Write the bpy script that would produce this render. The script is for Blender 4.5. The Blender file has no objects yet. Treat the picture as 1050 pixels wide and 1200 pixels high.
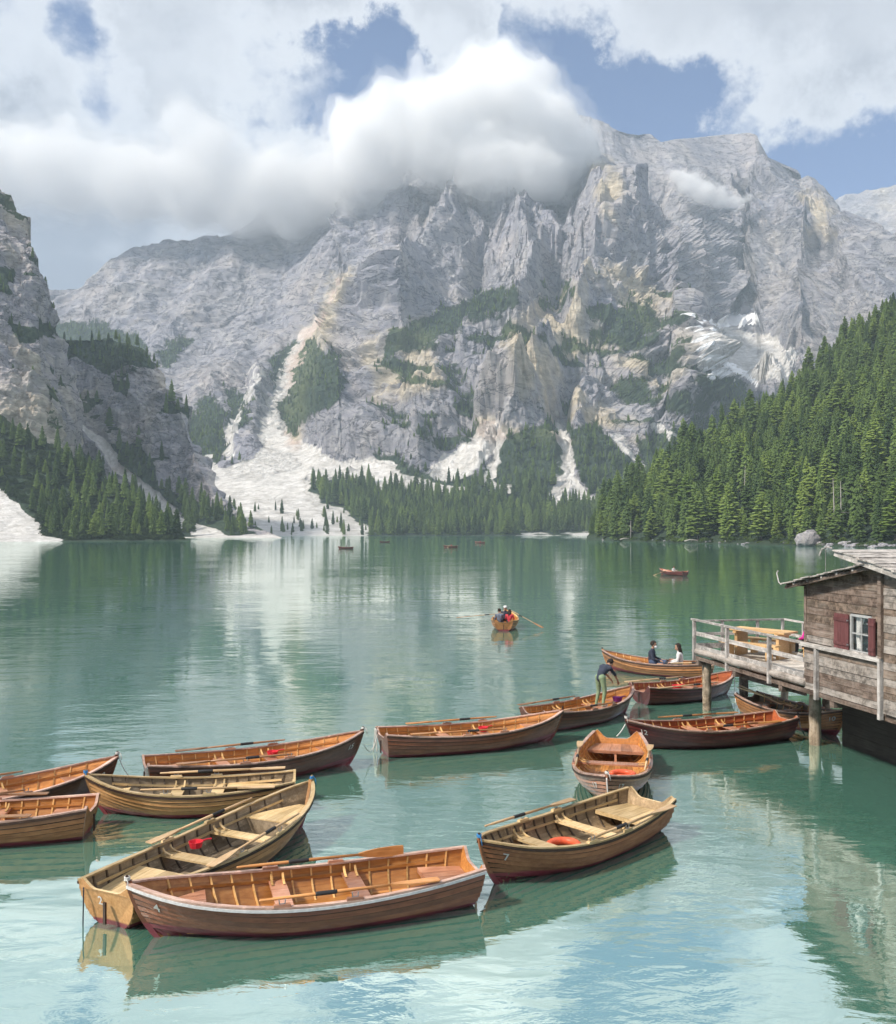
import bpy, bmesh, math, random
import numpy as np
from mathutils import Vector, Matrix

# ------------------------------------------------------------------ camera, world, sun, exposure
SC = bpy.context.scene
COL = SC.collection
R = math.radians
F = 1080.0            # focal length in photo pixels (photo 1050 x 1200)
U0, V0 = 525.0, 621.0 # vanishing column, horizon row
EYE = 5.5             # eye above the water

cam_d = bpy.data.cameras.new('camera'); cam = bpy.data.objects.new('camera', cam_d); COL.objects.link(cam)
cam.location = (0, 0, EYE); cam.rotation_euler = (R(90), 0, 0)
cam_d.sensor_fit = 'VERTICAL'; cam_d.sensor_height = 24.0
cam_d.lens = F / 1200.0 * 24.0
cam_d.shift_y = (V0 - 600.0) / 1200.0
cam_d.clip_start = 0.1; cam_d.clip_end = 60000
SC.camera = cam

SUN_AZ = R(-118)      # measured from +Y (view direction), negative = left
SUN_EL = R(44)
sun_dir = Vector((math.sin(SUN_AZ) * math.cos(SUN_EL), math.cos(SUN_AZ) * math.cos(SUN_EL), math.sin(SUN_EL)))
sun_d = bpy.data.lights.new('sun', 'SUN'); sun = bpy.data.objects.new('sun', sun_d); COL.objects.link(sun)
sun_d.energy = 4.0; sun_d.angle = R(5); sun_d.color = (1.0, 0.92, 0.80)
sun.rotation_euler = sun_dir.to_track_quat('Z', 'Y').to_euler()
sun.location = (-60, -20, 80)

SC.view_settings.view_transform = 'Standard'; SC.view_settings.look = 'None'
SC.view_settings.gamma = 1.0; SC.view_settings.use_curve_mapping = False
SC.view_settings.exposure = 0.52
cy = SC.cycles
cy.use_denoising = True
try: cy.denoiser = 'OPENIMAGEDENOISE'
except Exception: pass
cy.max_bounces = 12; cy.diffuse_bounces = 2; cy.glossy_bounces = 3; cy.transmission_bounces = 4
cy.volume_bounces = 10; cy.transparent_max_bounces = 6
cy.use_adaptive_sampling = True; cy.adaptive_threshold = 0.03
cy.sample_clamp_indirect = 4.0
cy.caustics_reflective = False; cy.caustics_refractive = False

class NT:
    """small helper for node trees"""
    def __init__(s, tree): s.t = tree; s.n = tree.nodes; s.l = tree.links
    def new(s, typ, **kw):
        n = s.n.new(typ)
        for k, v in kw.items(): setattr(n, k, v)
        return n
    def put(s, sock, v):
        if v is None: return
        if isinstance(v, (int, float)):
            sock.default_value = v
        elif isinstance(v, (tuple, list)):
            if sock.type == 'RGBA' and len(v) == 3: v = tuple(v) + (1,)
            sock.default_value = v
        else: s.l.new(v, sock)
    def math(s, op, a, b=None, c=None, clamp=False):
        n = s.new('ShaderNodeMath', operation=op, use_clamp=clamp)
        s.put(n.inputs[0], a); s.put(n.inputs[1], b); s.put(n.inputs[2], c); return n.outputs[0]
    def vmath(s, op, a, b=None):
        n = s.new('ShaderNodeVectorMath', operation=op)
        s.put(n.inputs[0], a)
        if op == 'SCALE': s.put(n.inputs['Scale'], b)
        else: s.put(n.inputs[1], b)
        return n.outputs['Value'] if op in ('DOT_PRODUCT', 'LENGTH', 'DISTANCE') else n.outputs[0]
    def noise(s, vec, scale, detail=4, rough=0.55, dist=0.0, lac=2.0, typ='FBM'):
        n = s.new('ShaderNodeTexNoise'); n.noise_type = typ
        if vec is not None: s.put(n.inputs['Vector'], vec)
        s.put(n.inputs['Scale'], scale); s.put(n.inputs['Detail'], detail); s.put(n.inputs['Roughness'], rough)
        s.put(n.inputs['Lacunarity'], lac); s.put(n.inputs['Distortion'], dist)
        return n.outputs['Fac']
    def mapr(s, v, a, b, c=0.0, d=1.0, smooth=False):
        n = s.new('ShaderNodeMapRange', interpolation_type='SMOOTHSTEP' if smooth else 'LINEAR')
        s.put(n.inputs[0], v); s.put(n.inputs[1], a); s.put(n.inputs[2], b); s.put(n.inputs[3], c); s.put(n.inputs[4], d)
        return n.outputs[0]
    def mix(s, f, a, b, mode='MIX'):
        n = s.new('ShaderNodeMix', data_type='RGBA', blend_type=mode)
        s.put(n.inputs[0], f); s.put(n.inputs[6], a); s.put(n.inputs[7], b); return n.outputs[2]
    def mapping(s, vec, scale=(1, 1, 1), rot=(0, 0, 0), loc=(0, 0, 0)):
        n = s.new('ShaderNodeMapping'); s.put(n.inputs[0], vec)
        n.inputs['Scale'].default_value = scale; n.inputs['Rotation'].default_value = rot; n.inputs['Location'].default_value = loc
        return n.outputs[0]

def pix_dir(u, v):
    return Vector(((u - U0) / F, 1.0, (V0 - v) / F)).normalized()

# ---- sky: blue Nishita sky with procedural cloud cover at infinity
W = bpy.data.worlds.new('World'); SC.world = W; W.use_nodes = True
t = NT(W.node_tree); t.n.clear()
out = t.new('ShaderNodeOutputWorld')
sky = t.new('ShaderNodeTexSky'); sky.sky_type = 'NISHITA'; sky.sun_disc = False
sky.sun_elevation = SUN_EL; sky.sun_rotation = SUN_AZ
sky.altitude = 1500; sky.air_density = 1.0; sky.dust_density = 0.6; sky.ozone_density = 2.0
tc = t.new('ShaderNodeTexCoord'); D = t.vmath('NORMALIZE', tc.outputs['Generated'])
sep = t.new('ShaderNodeSeparateXYZ'); t.put(sep.inputs[0], D)
up = t.math('MAXIMUM', sep.outputs['Z'], 0.0)
# cloud texture lives on a flat layer overhead, so that it is foreshortened towards the horizon
den = t.math('ADD', up, 0.34)
lay = t.vmath('DIVIDE', D, None); t.l.new(den, lay.node.inputs[1])
warp = t.new('ShaderNodeTexNoise'); t.put(warp.inputs['Vector'], lay); warp.inputs['Scale'].default_value = 1.7; warp.inputs['Detail'].default_value = 3
wv = t.vmath('SCALE', t.vmath('SUBTRACT', warp.outputs['Color'], (0.5, 0.5, 0.5)), 0.55)
lw = t.vmath('ADD', lay, wv)
n1 = t.noise(lw, 2.1, 9, 0.56)
n2 = t.noise(t.vmath('ADD', lw, (0.13, -0.03, -0.14)), 2.1, 5, 0.55)   # offset sample: which side of a billow faces the light
n3 = t.noise(lay, 0.9, 3, 0.5)
cov = t.math('ADD', t.math('ADD', t.math('MULTIPLY', n1, 1.25), -.125), t.math('MULTIPLY', n3, 0.30))
wb = t.new('ShaderNodeTexNoise'); t.put(wb.inputs['Vector'], D); wb.inputs['Scale'].default_value = 6.0; wb.inputs['Detail'].default_value = 10; wb.inputs['Roughness'].default_value = .67
DW = t.vmath('NORMALIZE', t.vmath('ADD', D, t.vmath('SCALE', t.vmath('SUBTRACT', wb.outputs['Color'], (0.5, 0.5, 0.5)), 0.28)))
def blob(u, v, rad, w):
    """soft patch of more (+) or less (-) cloud round one direction of the sky"""
    d = pix_dir(u, v)
    c = t.vmath('DOT_PRODUCT', DW, tuple(d))
    a = math.atan(rad / F)
    return t.math('MULTIPLY', t.mapr(c, math.cos(a * 1.6), 1.0, 0, 1, True), w)
acc = t.math('ADD', cov, t.mapr(sep.outputs['Z'], 0.46, 0.75, 0.0, 0.20))
for b in [(62, 72, 85, -.48), (120, 80, 50, -.2), (285, 100, 75, -.36), (380, 108, 75, -.34), (458, 85, 60, -.30), (640, 45, 50, -.14),
        (690, 95, 110, -.26), (780, 120, 110, -.28), (870, 175, 100, -.28), (960, 205, 110, -.28), (1060, 215, 100, -.26),
        (150, 25, 130, .14), (150, 220, 190, .26), (20, 190, 150, .20), (70, 300, 120, .16), (330, 225, 130, .20), (440, 15, 90, .22), (345, 15, 75, .14), (560, 15, 80, .12),
        (860, 30, 150, .20), (1010, 60, 150, .24), (740, 15, 80, .24), (820, 50, 70, .14), (940, 110, 70, .16), (1040, 130, 60, .14)]:
    acc = t.math('ADD', acc, blob(*b))
mask = t.mapr(acc, 0.48, 0.67, 0, 1, True)
thick = t.math('MULTIPLY', t.mapr(acc, 0.64, 1.05, 0, 1, True), t.mapr(sep.outputs['Z'], 0.30, 0.60, 1.0, 0.55))
lit = t.mapr(t.math('SUBTRACT', n1, n2), -0.11, 0.11, 0, 1, True)
body = t.mix(thick, (0.53, 0.55, 0.59), (0.175, 0.195, 0.24))
body = t.mix(t.math('MULTIPLY', lit, 0.55), body, (0.60, 0.615, 0.645))
skyc = t.vmath('MULTIPLY', t.vmath('SCALE', sky.outputs[0], 0.066), (0.60, 0.90, 1.28))
cl = t.mix(t.math('MULTIPLY', mask, 0.97), skyc, body)
bg = t.new('ShaderNodeBackground'); t.put(bg.inputs['Color'], cl); bg.inputs['Strength'].default_value = 1.0
t.l.new(bg.outputs[0], out.inputs[0])

# ------------------------------------------------------------------ helpers
def link(o): COL.objects.link(o); return o
def tag(o, label=None, cat=None, group=None, kind=None):
    if label: o['label'] = label
    if cat: o['category'] = cat
    if group: o['group'] = group
    if kind: o['kind'] = kind
    return o
def empty(name, loc=(0, 0, 0), rz=0.0):
    o = link(bpy.data.objects.new(name, None)); o.location = loc; o.rotation_euler = (0, 0, rz); o.empty_display_size = 0.2
    return o
def mesh_obj(name, verts, faces, mats, parent=None, smooth=False, mi=None):
    me = bpy.data.meshes.new(name)
    me.from_pydata([tuple(v) for v in verts], [], faces); me.update()
    for m in (mats if isinstance(mats, (list, tuple)) else [mats]): me.materials.append(m)
    if mi is not None: me.polygons.foreach_set('material_index', mi)
    if smooth: me.polygons.foreach_set('use_smooth', [True] * len(me.polygons))
    o = link(bpy.data.objects.new(name, me))
    if parent: o.parent = parent
    return o
class MB:
    """collects boxes, beams, tubes; build() makes ONE mesh"""
    def __init__(s): s.v = []; s.f = []; s.m = []
    def add(s, verts, faces, m=0):
        b = len(s.v); s.v += [tuple(v) for v in verts]; s.f += [tuple(i + b for i in f) for f in faces]; s.m += [m] * len(faces); return s
    def box(s, c, size, M=None, m=0, taper=1.0):
        x, y, z = (d / 2 for d in size); vs = []
        for dz in (-z, z):
            k = taper if dz > 0 else 1.0
            for dx, dy in ((-x, -y), (x, -y), (x, y), (-x, y)): vs.append(Vector((dx * k, dy * k, dz)))
        if M is not None: vs = [M @ v for v in vs]
        vs = [v + Vector(c) for v in vs]
        return s.add(vs, [(3, 2, 1, 0), (4, 5, 6, 7), (0, 1, 5, 4), (1, 2, 6, 5), (2, 3, 7, 6), (3, 0, 4, 7)], m)
    def beam(s, a, b, w, h, upv=(0, 0, 1), m=0):
        a = Vector(a); b = Vector(b); d = (b - a); L = d.length; d.normalize()
        upv = Vector(upv); sx = d.cross(upv)
        if sx.length < 1e-4: sx = d.cross(Vector((1, 0, 0)))
        sx.normalize(); uz = sx.cross(d)
        vs = []
        for p in (a, b):
            for i, j in ((-1, -1), (1, -1), (1, 1), (-1, 1)): vs.append(p + sx * (i * w / 2) + uz * (j * h / 2))
        return s.add(vs, [(0, 1, 2, 3), (7, 6, 5, 4), (1, 0, 4, 5), (2, 1, 5, 6), (3, 2, 6, 7), (0, 3, 7, 4)], m)
    def tube(s, pts, rad, n=7, m=0, cap=True):
        pts = [Vector(p) for p in pts]; rads = rad if isinstance(rad, (list, tuple)) else [rad] * len(pts)
        b = len(s.v); prev = None
        for i, p in enumerate(pts):
            d = (pts[min(i + 1, len(pts) - 1)] - pts[max(i - 1, 0)])
            if d.length < 1e-9: d = Vector((0, 0, 1))
            d.normalize()
            if prev is None:
                a = d.cross(Vector((0, 0, 1)))
                if a.length < 1e-3: a = d.cross(Vector((1, 0, 0)))
            else: a = prev - d * prev.dot(d)
            a.normalize(); prev = a; c = d.cross(a)
            for k in range(n):
                th = 2 * math.pi * k / n
                s.v.append(tuple(p + (a * math.cos(th) + c * math.sin(th)) * rads[i]))
        for i in range(len(pts) - 1):
            for k in range(n):
                s.f.append((b + i * n + k, b + i * n + (k + 1) % n, b + (i + 1) * n + (k + 1) % n, b + (i + 1) * n + k)); s.m.append(m)
        if cap:
            s.f.append(tuple(b + k for k in reversed(range(n)))); s.m.append(m)
            s.f.append(tuple(b + (len(pts) - 1) * n + k for k in range(n))); s.m.append(m)
        return s
    def build(s, name, mats, parent=None, smooth=False):
        return mesh_obj(name, s.v, s.f, mats, parent, smooth, s.m)

def G(u, v, z=0.0):
    """point at height z that the photo shows at pixel (u, v)"""
    d = (EYE - z) * F / (v - V0)
    return Vector(((u - U0) / F * d, d, z))

# ---- numpy gradient noise
_rng = np.random.RandomState(7)
_perm = _rng.permutation(512).astype(np.int64); _perm = np.concatenate([_perm] * 4)
_g = _rng.normal(size=(512, 3)); _g /= np.linalg.norm(_g, axis=1)[:, None]
def perlin(p):
    i = np.floor(p).astype(np.int64); f = p - i; i &= 511
    w = f * f * f * (f * (f * 6 - 15) + 10)
    def gr(a, b, c):
        h = _perm[_perm[_perm[(i[:, 0] + a) & 511] + ((i[:, 1] + b) & 511)] + ((i[:, 2] + c) & 511)] & 511
        g = _g[h]
        return g[:, 0] * (f[:, 0] - a) + g[:, 1] * (f[:, 1] - b) + g[:, 2] * (f[:, 2] - c)
    x0 = gr(0, 0, 0) * (1 - w[:, 0]) + gr(1, 0, 0) * w[:, 0]
    x1 = gr(0, 1, 0) * (1 - w[:, 0]) + gr(1, 1, 0) * w[:, 0]
    x2 = gr(0, 0, 1) * (1 - w[:, 0]) + gr(1, 0, 1) * w[:, 0]
    x3 = gr(0, 1, 1) * (1 - w[:, 0]) + gr(1, 1, 1) * w[:, 0]
    y0 = x0 * (1 - w[:, 1]) + x1 * w[:, 1]; y1 = x2 * (1 - w[:, 1]) + x3 * w[:, 1]
    return (y0 * (1 - w[:, 2]) + y1 * w[:, 2]) * 1.5
def fbm(p, octv=5, rough=0.5):
    s = 0; a = 1.0; n = 0
    for k in range(octv):
        s = s + a * perlin(p * 2.0 ** k + 17.3 * k); n += a; a *= rough
    return s / n
def ridged(p, octv=5, rough=0.5):
    s = 0; a = 1.0; n = 0; w = 1.0
    for k in range(octv):
        r = (1 - np.abs(perlin(p * 2.03 ** k + 31.7 * k))) ** 2
        s = s + a * r * w; n += a; a *= rough; w = np.clip(r * 1.6, 0, 1)
    return s / n
def sstep(x, a, b):
    q = np.clip((x - a) / (b - a), 0, 1); return q * q * (3 - 2 * q)

def ico(sub):
    bm = bmesh.new(); bmesh.ops.create_icosphere(bm, subdivisions=sub, radius=1.0)
    V = np.array([v.co[:] for v in bm.verts]); Fc = [[v.index for v in f.verts] for f in bm.faces]; bm.free(); return V, Fc
ICO3 = ico(3)

# ------------------------------------------------------------------ materials of the setting
def new_mat(name):
    m = bpy.data.materials.new(name); m.use_nodes = True
    t = NT(m.node_tree); b = t.n['Principled BSDF']
    return m, t, b
def bump(t, h, strength, dist, bsdf):
    n = t.new('ShaderNodeBump'); n.inputs['Strength'].default_value = strength; n.inputs['Distance'].default_value = dist
    t.put(n.inputs['Height'], h); t.l.new(n.outputs[0], bsdf.inputs['Normal'])

def rock_mat(name, k=1.0, tint=(1, 1, 1)):
    m, t, b = new_mat(name)
    geo = t.new('ShaderNodeNewGeometry'); P = geo.outputs['Position']
    at = t.new('ShaderNodeAttribute', attribute_name='masks'); sp = t.new('ShaderNodeSeparateColor'); t.put(sp.inputs[0], at.outputs['Color'])
    veg, scree, warm = sp.outputs[0], sp.outputs[1], sp.outputs[2]
    at2 = t.new('ShaderNodeAttribute', attribute_name='snow'); snow = at2.outputs['Fac']
    big = t.noise(P, 0.0045, 4, 0.6)
    Ps = t.mapping(P, (1.0, 1.0, 3.2), (R(4), R(14), 0))
    fine = t.noise(Ps, 0.035 / k, 10, 0.72)
    Pv = t.mapping(P, (1.0, 1.0, 0.22))
    streak = t.noise(Pv, 0.03 / k, 6, 0.65)
    T = lambda c: tuple(a * q for a, q in zip(c, tint))
    c = t.mix(t.mapr(fine, 0.28, 0.72), T((0.150, 0.153, 0.195)), T((0.375, 0.364, 0.370)))
    c = t.mix(t.mapr(big, 0.35, 0.65, 0, 0.55), c, T((0.235, 0.24, 0.30)))
    c = t.mix(t.mapr(t.noise(P, 0.0075 / k ** .5, 5, .6), 0.50, 0.68, 0, 0.36), c, T((0.45, 0.39, 0.345)))
    c = t.mix(t.math('MULTIPLY', t.mapr(streak, 0.50, 0.72), 0.55), c, T((0.50, 0.465, 0.43)))
    c = t.mix(t.math('MULTIPLY', t.mapr(streak, 0.30, 0.44, 1, 0), 0.45), c, T((0.10, 0.104, 0.125)))
    # cracks and bedding joints
    Pc = t.mapping(P, (1.0, 1.0, 2.4), (R(8), R(-22), 0))
    cr = t.noise(Pc, 0.02 / k, 8, 0.6, 0.6)
    crack = t.mapr(t.math('ABSOLUTE', t.math('SUBTRACT', cr, 0.5)), 0.0, 0.022, 0.85, 0)
    c = t.mix(crack, c, T((0.06, 0.06, 0.075)))
    cr2 = t.noise(t.mapping(P, (1.0, 1.0, 1.1), (R(-6), R(34), 0)), 0.045 / k, 7, 0.62, 1.2)
    c = t.mix(t.mapr(t.math('ABSOLUTE', t.math('SUBTRACT', cr2, 0.46)), 0.0, 0.014, 0.5, 0), c, T((0.075, 0.076, 0.09)))
    lt_ = t.noise(t.mapping(P, (1.0, 1.0, 0.6), (R(10), R(-38), 0)), 0.05 / k, 7, 0.65, 0.9)
    c = t.mix(t.math('MULTIPLY', t.mapr(lt_, 0.56, 0.68), 0.45), c, T((0.52, 0.505, 0.49)))
    c = t.mix(t.math('MULTIPLY', warm, 0.85), c, t.mix(t.mapr(fine, 0.38, 0.62), (0.32, 0.275, 0.20), (0.62, 0.54, 0.41)))
    # sparse turf and dwarf pine on the rock
    vn = t.math('ADD', t.math('MULTIPLY', t.noise(P, 0.03 / k, 8, 0.75), 0.6), t.math('MULTIPLY', t.noise(t.mapping(P, (1, 1, .6)), 0.16 / k, 5, 0.7), 0.4))
    vm = t.mapr(t.math('ADD', veg, t.math('MULTIPLY', t.math('SUBTRACT', vn, 0.5), 1.7)), 0.40, 0.58)
    tree = t.noise(t.mapping(P, (1, 1, 0.5)), 0.11 / k, 6, 0.75)
    vegc = t.mix(t.mapr(tree, 0.35, 0.65), (0.020, 0.036, 0.030), (0.062, 0.088, 0.052))
    vegc = t.mix(t.math('MULTIPLY', warm, 0.45), vegc, (0.15, 0.175, 0.065))
    c = t.mix(vm, c, vegc)
    sn = t.noise(P, 0.03 / k, 9, 0.7)
    sm = t.mapr(t.math('ADD', scree, t.math('MULTIPLY', t.math('SUBTRACT', sn, 0.5), 0.55)), 0.42, 0.60)
    scol = t.mix(t.mapr(t.noise(P, 0.09 / k, 8, 0.75), 0.35, 0.65), (0.42, 0.405, 0.39), (0.74, 0.725, 0.71))
    scol = t.mix(t.mapr(t.noise(t.mapping(P, (1, 1, .35), (0, R(30), 0)), 0.03 / k, 6, .7), .48, .68, 0, .7), scol, (0.34, 0.325, 0.30))
    scol = t.mix(t.math('MULTIPLY', warm, 0.85), scol, (0.50, 0.385, 0.32))
    c = t.mix(sm, c, scol)
    c = t.mix(t.mapr(t.math('ADD', snow, t.math('MULTIPLY', t.math('SUBTRACT', sn, 0.5), 0.2)), 0.40, 0.56), c, (0.92, 0.93, 0.95))
    t.put(b.inputs['Base Color'], c); b.inputs['Roughness'].default_value = 0.95; b.inputs['Specular IOR Level'].default_value = 0.1
    h = t.math('ADD', t.math('MULTIPLY', fine, 1.0), t.math('ADD', t.math('MULTIPLY', t.math('MULTIPLY', tree, vm), 1.2), t.math('MULTIPLY', crack, -0.25)))
    bump(t, h, 1.0, 2.8 * k, b)
    return m

def poly_sd(u, v, pts):
    """signed distance in px, positive inside"""
    p = np.array(pts, float); n = len(p); d = np.full(u.shape, 1e9); ins = np.zeros(u.shape, bool)
    for i in range(n):
        a = p[i]; b = p[(i + 1) % n]; e = b - a; wx = u - a[0]; wy = v - a[1]
        q = np.clip((wx * e[0] + wy * e[1]) / max((e @ e), 1e-9), 0, 1)
        d = np.minimum(d, np.hypot(wx - e[0] * q, wy - e[1] * q))
        c1 = (a[1] > v) != (b[1] > v)
        with np.errstate(divide='ignore', invalid='ignore'):
            xi = (b[0] - a[0]) * (v - a[1]) / (b[1] - a[1] + 1e-12) + a[0]
        ins ^= c1 & (u < xi)
    return np.where(ins, d, -d)
def line_sd(u, v, pts, w):
    """pts (u, v), half-width list w; positive inside the streak"""
    best = np.full(u.shape, -1e9)
    for i in range(len(pts) - 1):
        a = np.array(pts[i], float); b = np.array(pts[i + 1], float); e = b - a
        q = np.clip(((u - a[0]) * e[0] + (v - a[1]) * e[1]) / (e @ e), 0, 1)
        d = np.hypot(u - a[0] - e[0] * q, v - a[1] - e[1] * q)
        best = np.maximum(best, w[i] + (w[i + 1] - w[i]) * q - d)
    return best

def interp(xs, ys, x): return np.interp(x, xs, ys)
def smooth_interp(xs, ys, x):
    """monotone-ish cubic through the points"""
    xs = np.array(xs, float); ys = np.array(ys, float)
    m = np.gradient(ys, xs); i = np.clip(np.searchsorted(xs, x) - 1, 0, len(xs) - 2)
    h = xs[i + 1] - xs[i]; q = np.clip((x - xs[i]) / h, 0, 1)
    return ((2 * q**3 - 3 * q**2 + 1) * ys[i] + (q**3 - 2 * q**2 + q) * h * m[i] + (-2 * q**3 + 3 * q**2) * ys[i + 1] + (q**3 - q**2) * h * m[i + 1])

def project(P):
    return U0 + F * P[:, 0] / P[:, 1], V0 - F * (P[:, 2] - EYE) / P[:, 1]

def terrain(name, u0, u1, nu, nv, ridge, base_v, depth, displace, paint, mat, back=(60, 200, 500), tpow=1.0, wide=None):
    us = np.linspace(u0, u1, nu)
    if wide: us = np.concatenate([np.linspace(wide[0], u0, wide[2])[:-1], us, np.linspace(u1, wide[1], wide[2])[1:]]); us = np.unique(us); nu = len(us)
    vr = interp([p[0] for p in ridge], [p[1] for p in ridge], us)
    vb = base_v(us) if callable(base_v) else np.full(nu, float(base_v))
    tt = np.linspace(0, 1, nv) ** tpow
    U = np.repeat(us[None], nv, 0); V = vb[None] + (vr - vb)[None] * tt[:, None]
    D = depth(U.ravel(), V.ravel(), np.repeat(tt[:, None], nu, 1).ravel()).reshape(nv, nu)
    X = (U - U0) / F * D; Z = EYE + (V0 - V) / F * D
    P = np.stack([X, D, Z], -1)
    rows = [P]
    for k, bk in enumerate(back):                         # the far side of the ridge
        q = P[-1].copy(); s = (q[:, 1] + bk) / q[:, 1]; q[:, 0] *= s; q[:, 1] += bk; q[:, 2] -= bk * 0.75 + 4; rows.append(q[None])
    P = np.concatenate(rows, 0); nvv = P.shape[0]
    dU = np.gradient(P, axis=1); dV = np.gradient(P, axis=0)
    N = np.cross(dU, dV); N /= np.linalg.norm(N, axis=-1)[..., None] + 1e-9
    Pf = P.reshape(-1, 3); Nf = N.reshape(-1, 3)
    u, v = project(Pf)
    Mk = paint(u, v, Pf)                                   # (n, 4): veg, scree, warm, snow
    Pf = displace(Pf, Nf, Mk, u, v)
    u, v = project(Pf); Mk = paint(u, v, Pf)
    idx = np.arange(nvv * nu).reshape(nvv, nu)
    q = np.stack([idx[:-1, :-1], idx[:-1, 1:], idx[1:, 1:], idx[1:, :-1]], -1).reshape(-1, 4)
    me = bpy.data.meshes.new(name)
    me.vertices.add(len(Pf)); me.vertices.foreach_set('co', Pf.astype(np.float32).ravel())
    me.loops.add(q.size); me.loops.foreach_set('vertex_index', q.astype(np.int32).ravel())
    me.polygons.add(len(q)); me.polygons.foreach_set('loop_start', np.arange(0, q.size, 4, dtype=np.int32))
    me.update(calc_edges=True); me.validate()
    me.polygons.foreach_set('use_smooth', np.zeros(len(q), bool) if name in ('mountain', 'mountain_ridge', 'cliff', 'rocky_knoll') else np.ones(len(q), bool))
    a = me.attributes.new('masks', 'FLOAT_COLOR', 'POINT')
    a.data.foreach_set('color', np.concatenate([Mk[:, :3], np.ones((len(Mk), 1))], 1).astype(np.float32).ravel())
    s = me.attributes.new('snow', 'FLOAT', 'POINT'); s.data.foreach_set('value', Mk[:, 3].astype(np.float32))
    me.materials.append(mat)
    o = link(bpy.data.objects.new(name, me)); o['kind'] = 'structure'
    return o, Pf.reshape(nvv, nu, 3), Mk.reshape(nvv, nu, 4)
SHARP_ROCK = True

def scale3(P, sx, sy, sz): return np.stack([P[:, 0] * sx, P[:, 1] * sy, P[:, 2] * sz], 1)

# ------------------------------------------------------------------ the main massif across the lake
ridge_main = [(-260, 420), (-100, 380), (0, 352), (60, 346), (100, 343), (118, 326), (150, 308), (200, 289), (225, 288), (270, 277), (330, 262), (380, 235),
              (440, 205), (520, 165), (600, 130), (650, 132), (690, 138), (705, 143), (718, 151), (740, 157), (762, 157), (774, 167), (790, 164),
              (830, 160), (878, 157), (886, 160), (892, 205), (897, 217), (920, 222), (945, 214), (958, 222), (972, 240), (990, 255),
              (1012, 290), (1026, 296), (1050, 283), (1120, 255), (1300, 230)]
vt = [640, 628, 610, 590, 560, 520, 470, 420, 370, 300, 240, 180, 120]
tab = {
 -260: [650, 860, 1050, 1250, 1500, 1750, 2000, 2200, 2350, 2550, 2700, 2850, 3000],
   60: [650, 860, 1040, 1200, 1400, 1650, 1900, 2100, 2300, 2560, 2750, 2900, 3000],
  200: [650, 860, 1000, 1120, 1300, 1540, 1800, 2030, 2230, 2500, 2700, 2850, 3000],
  330: [650, 870, 1000, 1090, 1220, 1430, 1720, 1960, 2160, 2420, 2640, 2820, 2950],
  400: [650, 870, 1010, 1090, 1190, 1340, 1560, 1770, 1960, 2230, 2480, 2700, 2860],
  470: [650, 880, 1010, 1080, 1160, 1260, 1390, 1530, 1690, 1970, 2240, 2520, 2750],
  600: [650, 890, 1010, 1070, 1130, 1200, 1310, 1440, 1590, 1860, 2160, 2460, 2690],
  700: [650, 890, 1000, 1060, 1110, 1180, 1280, 1410, 1560, 1830, 2150, 2470, 2690],
  780: [650, 890, 1010, 1080, 1150, 1260, 1420, 1580, 1740, 2020, 2320, 2600, 2780],
  850: [650, 890, 1030, 1120, 1240, 1430, 1690, 2010, 2260, 2440, 2560, 2700, 2830],
  930: [650, 890, 1030, 1120, 1260, 1480, 1770, 2000, 2170, 2330, 2450, 2620, 2750],
 1050: [650, 880, 1000, 1090, 1210, 1390, 1590, 1760, 1910, 2110, 2300, 2500, 2700],
 1300: [650, 850, 950, 1030, 1130, 1290, 1450, 1600, 1760, 1950, 2150, 2350, 2550]}
tu = sorted(tab)
def depth_main(u, v, tt):
    cols = np.stack([smooth_interp([-q for q in vt], tab[k], -v) for k in tu], 0)      # (ncol, n)
    xs = np.array(tu, float); i = np.clip(np.searchsorted(xs, u) - 1, 0, len(xs) - 2)
    q = np.clip((u - xs[i]) / (xs[i + 1] - xs[i]), 0, 1); q = q * q * (3 - 2 * q)
    n = np.arange(len(u))
    return cols[i, n] * (1 - q) + cols[i + 1, n] * q

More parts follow.
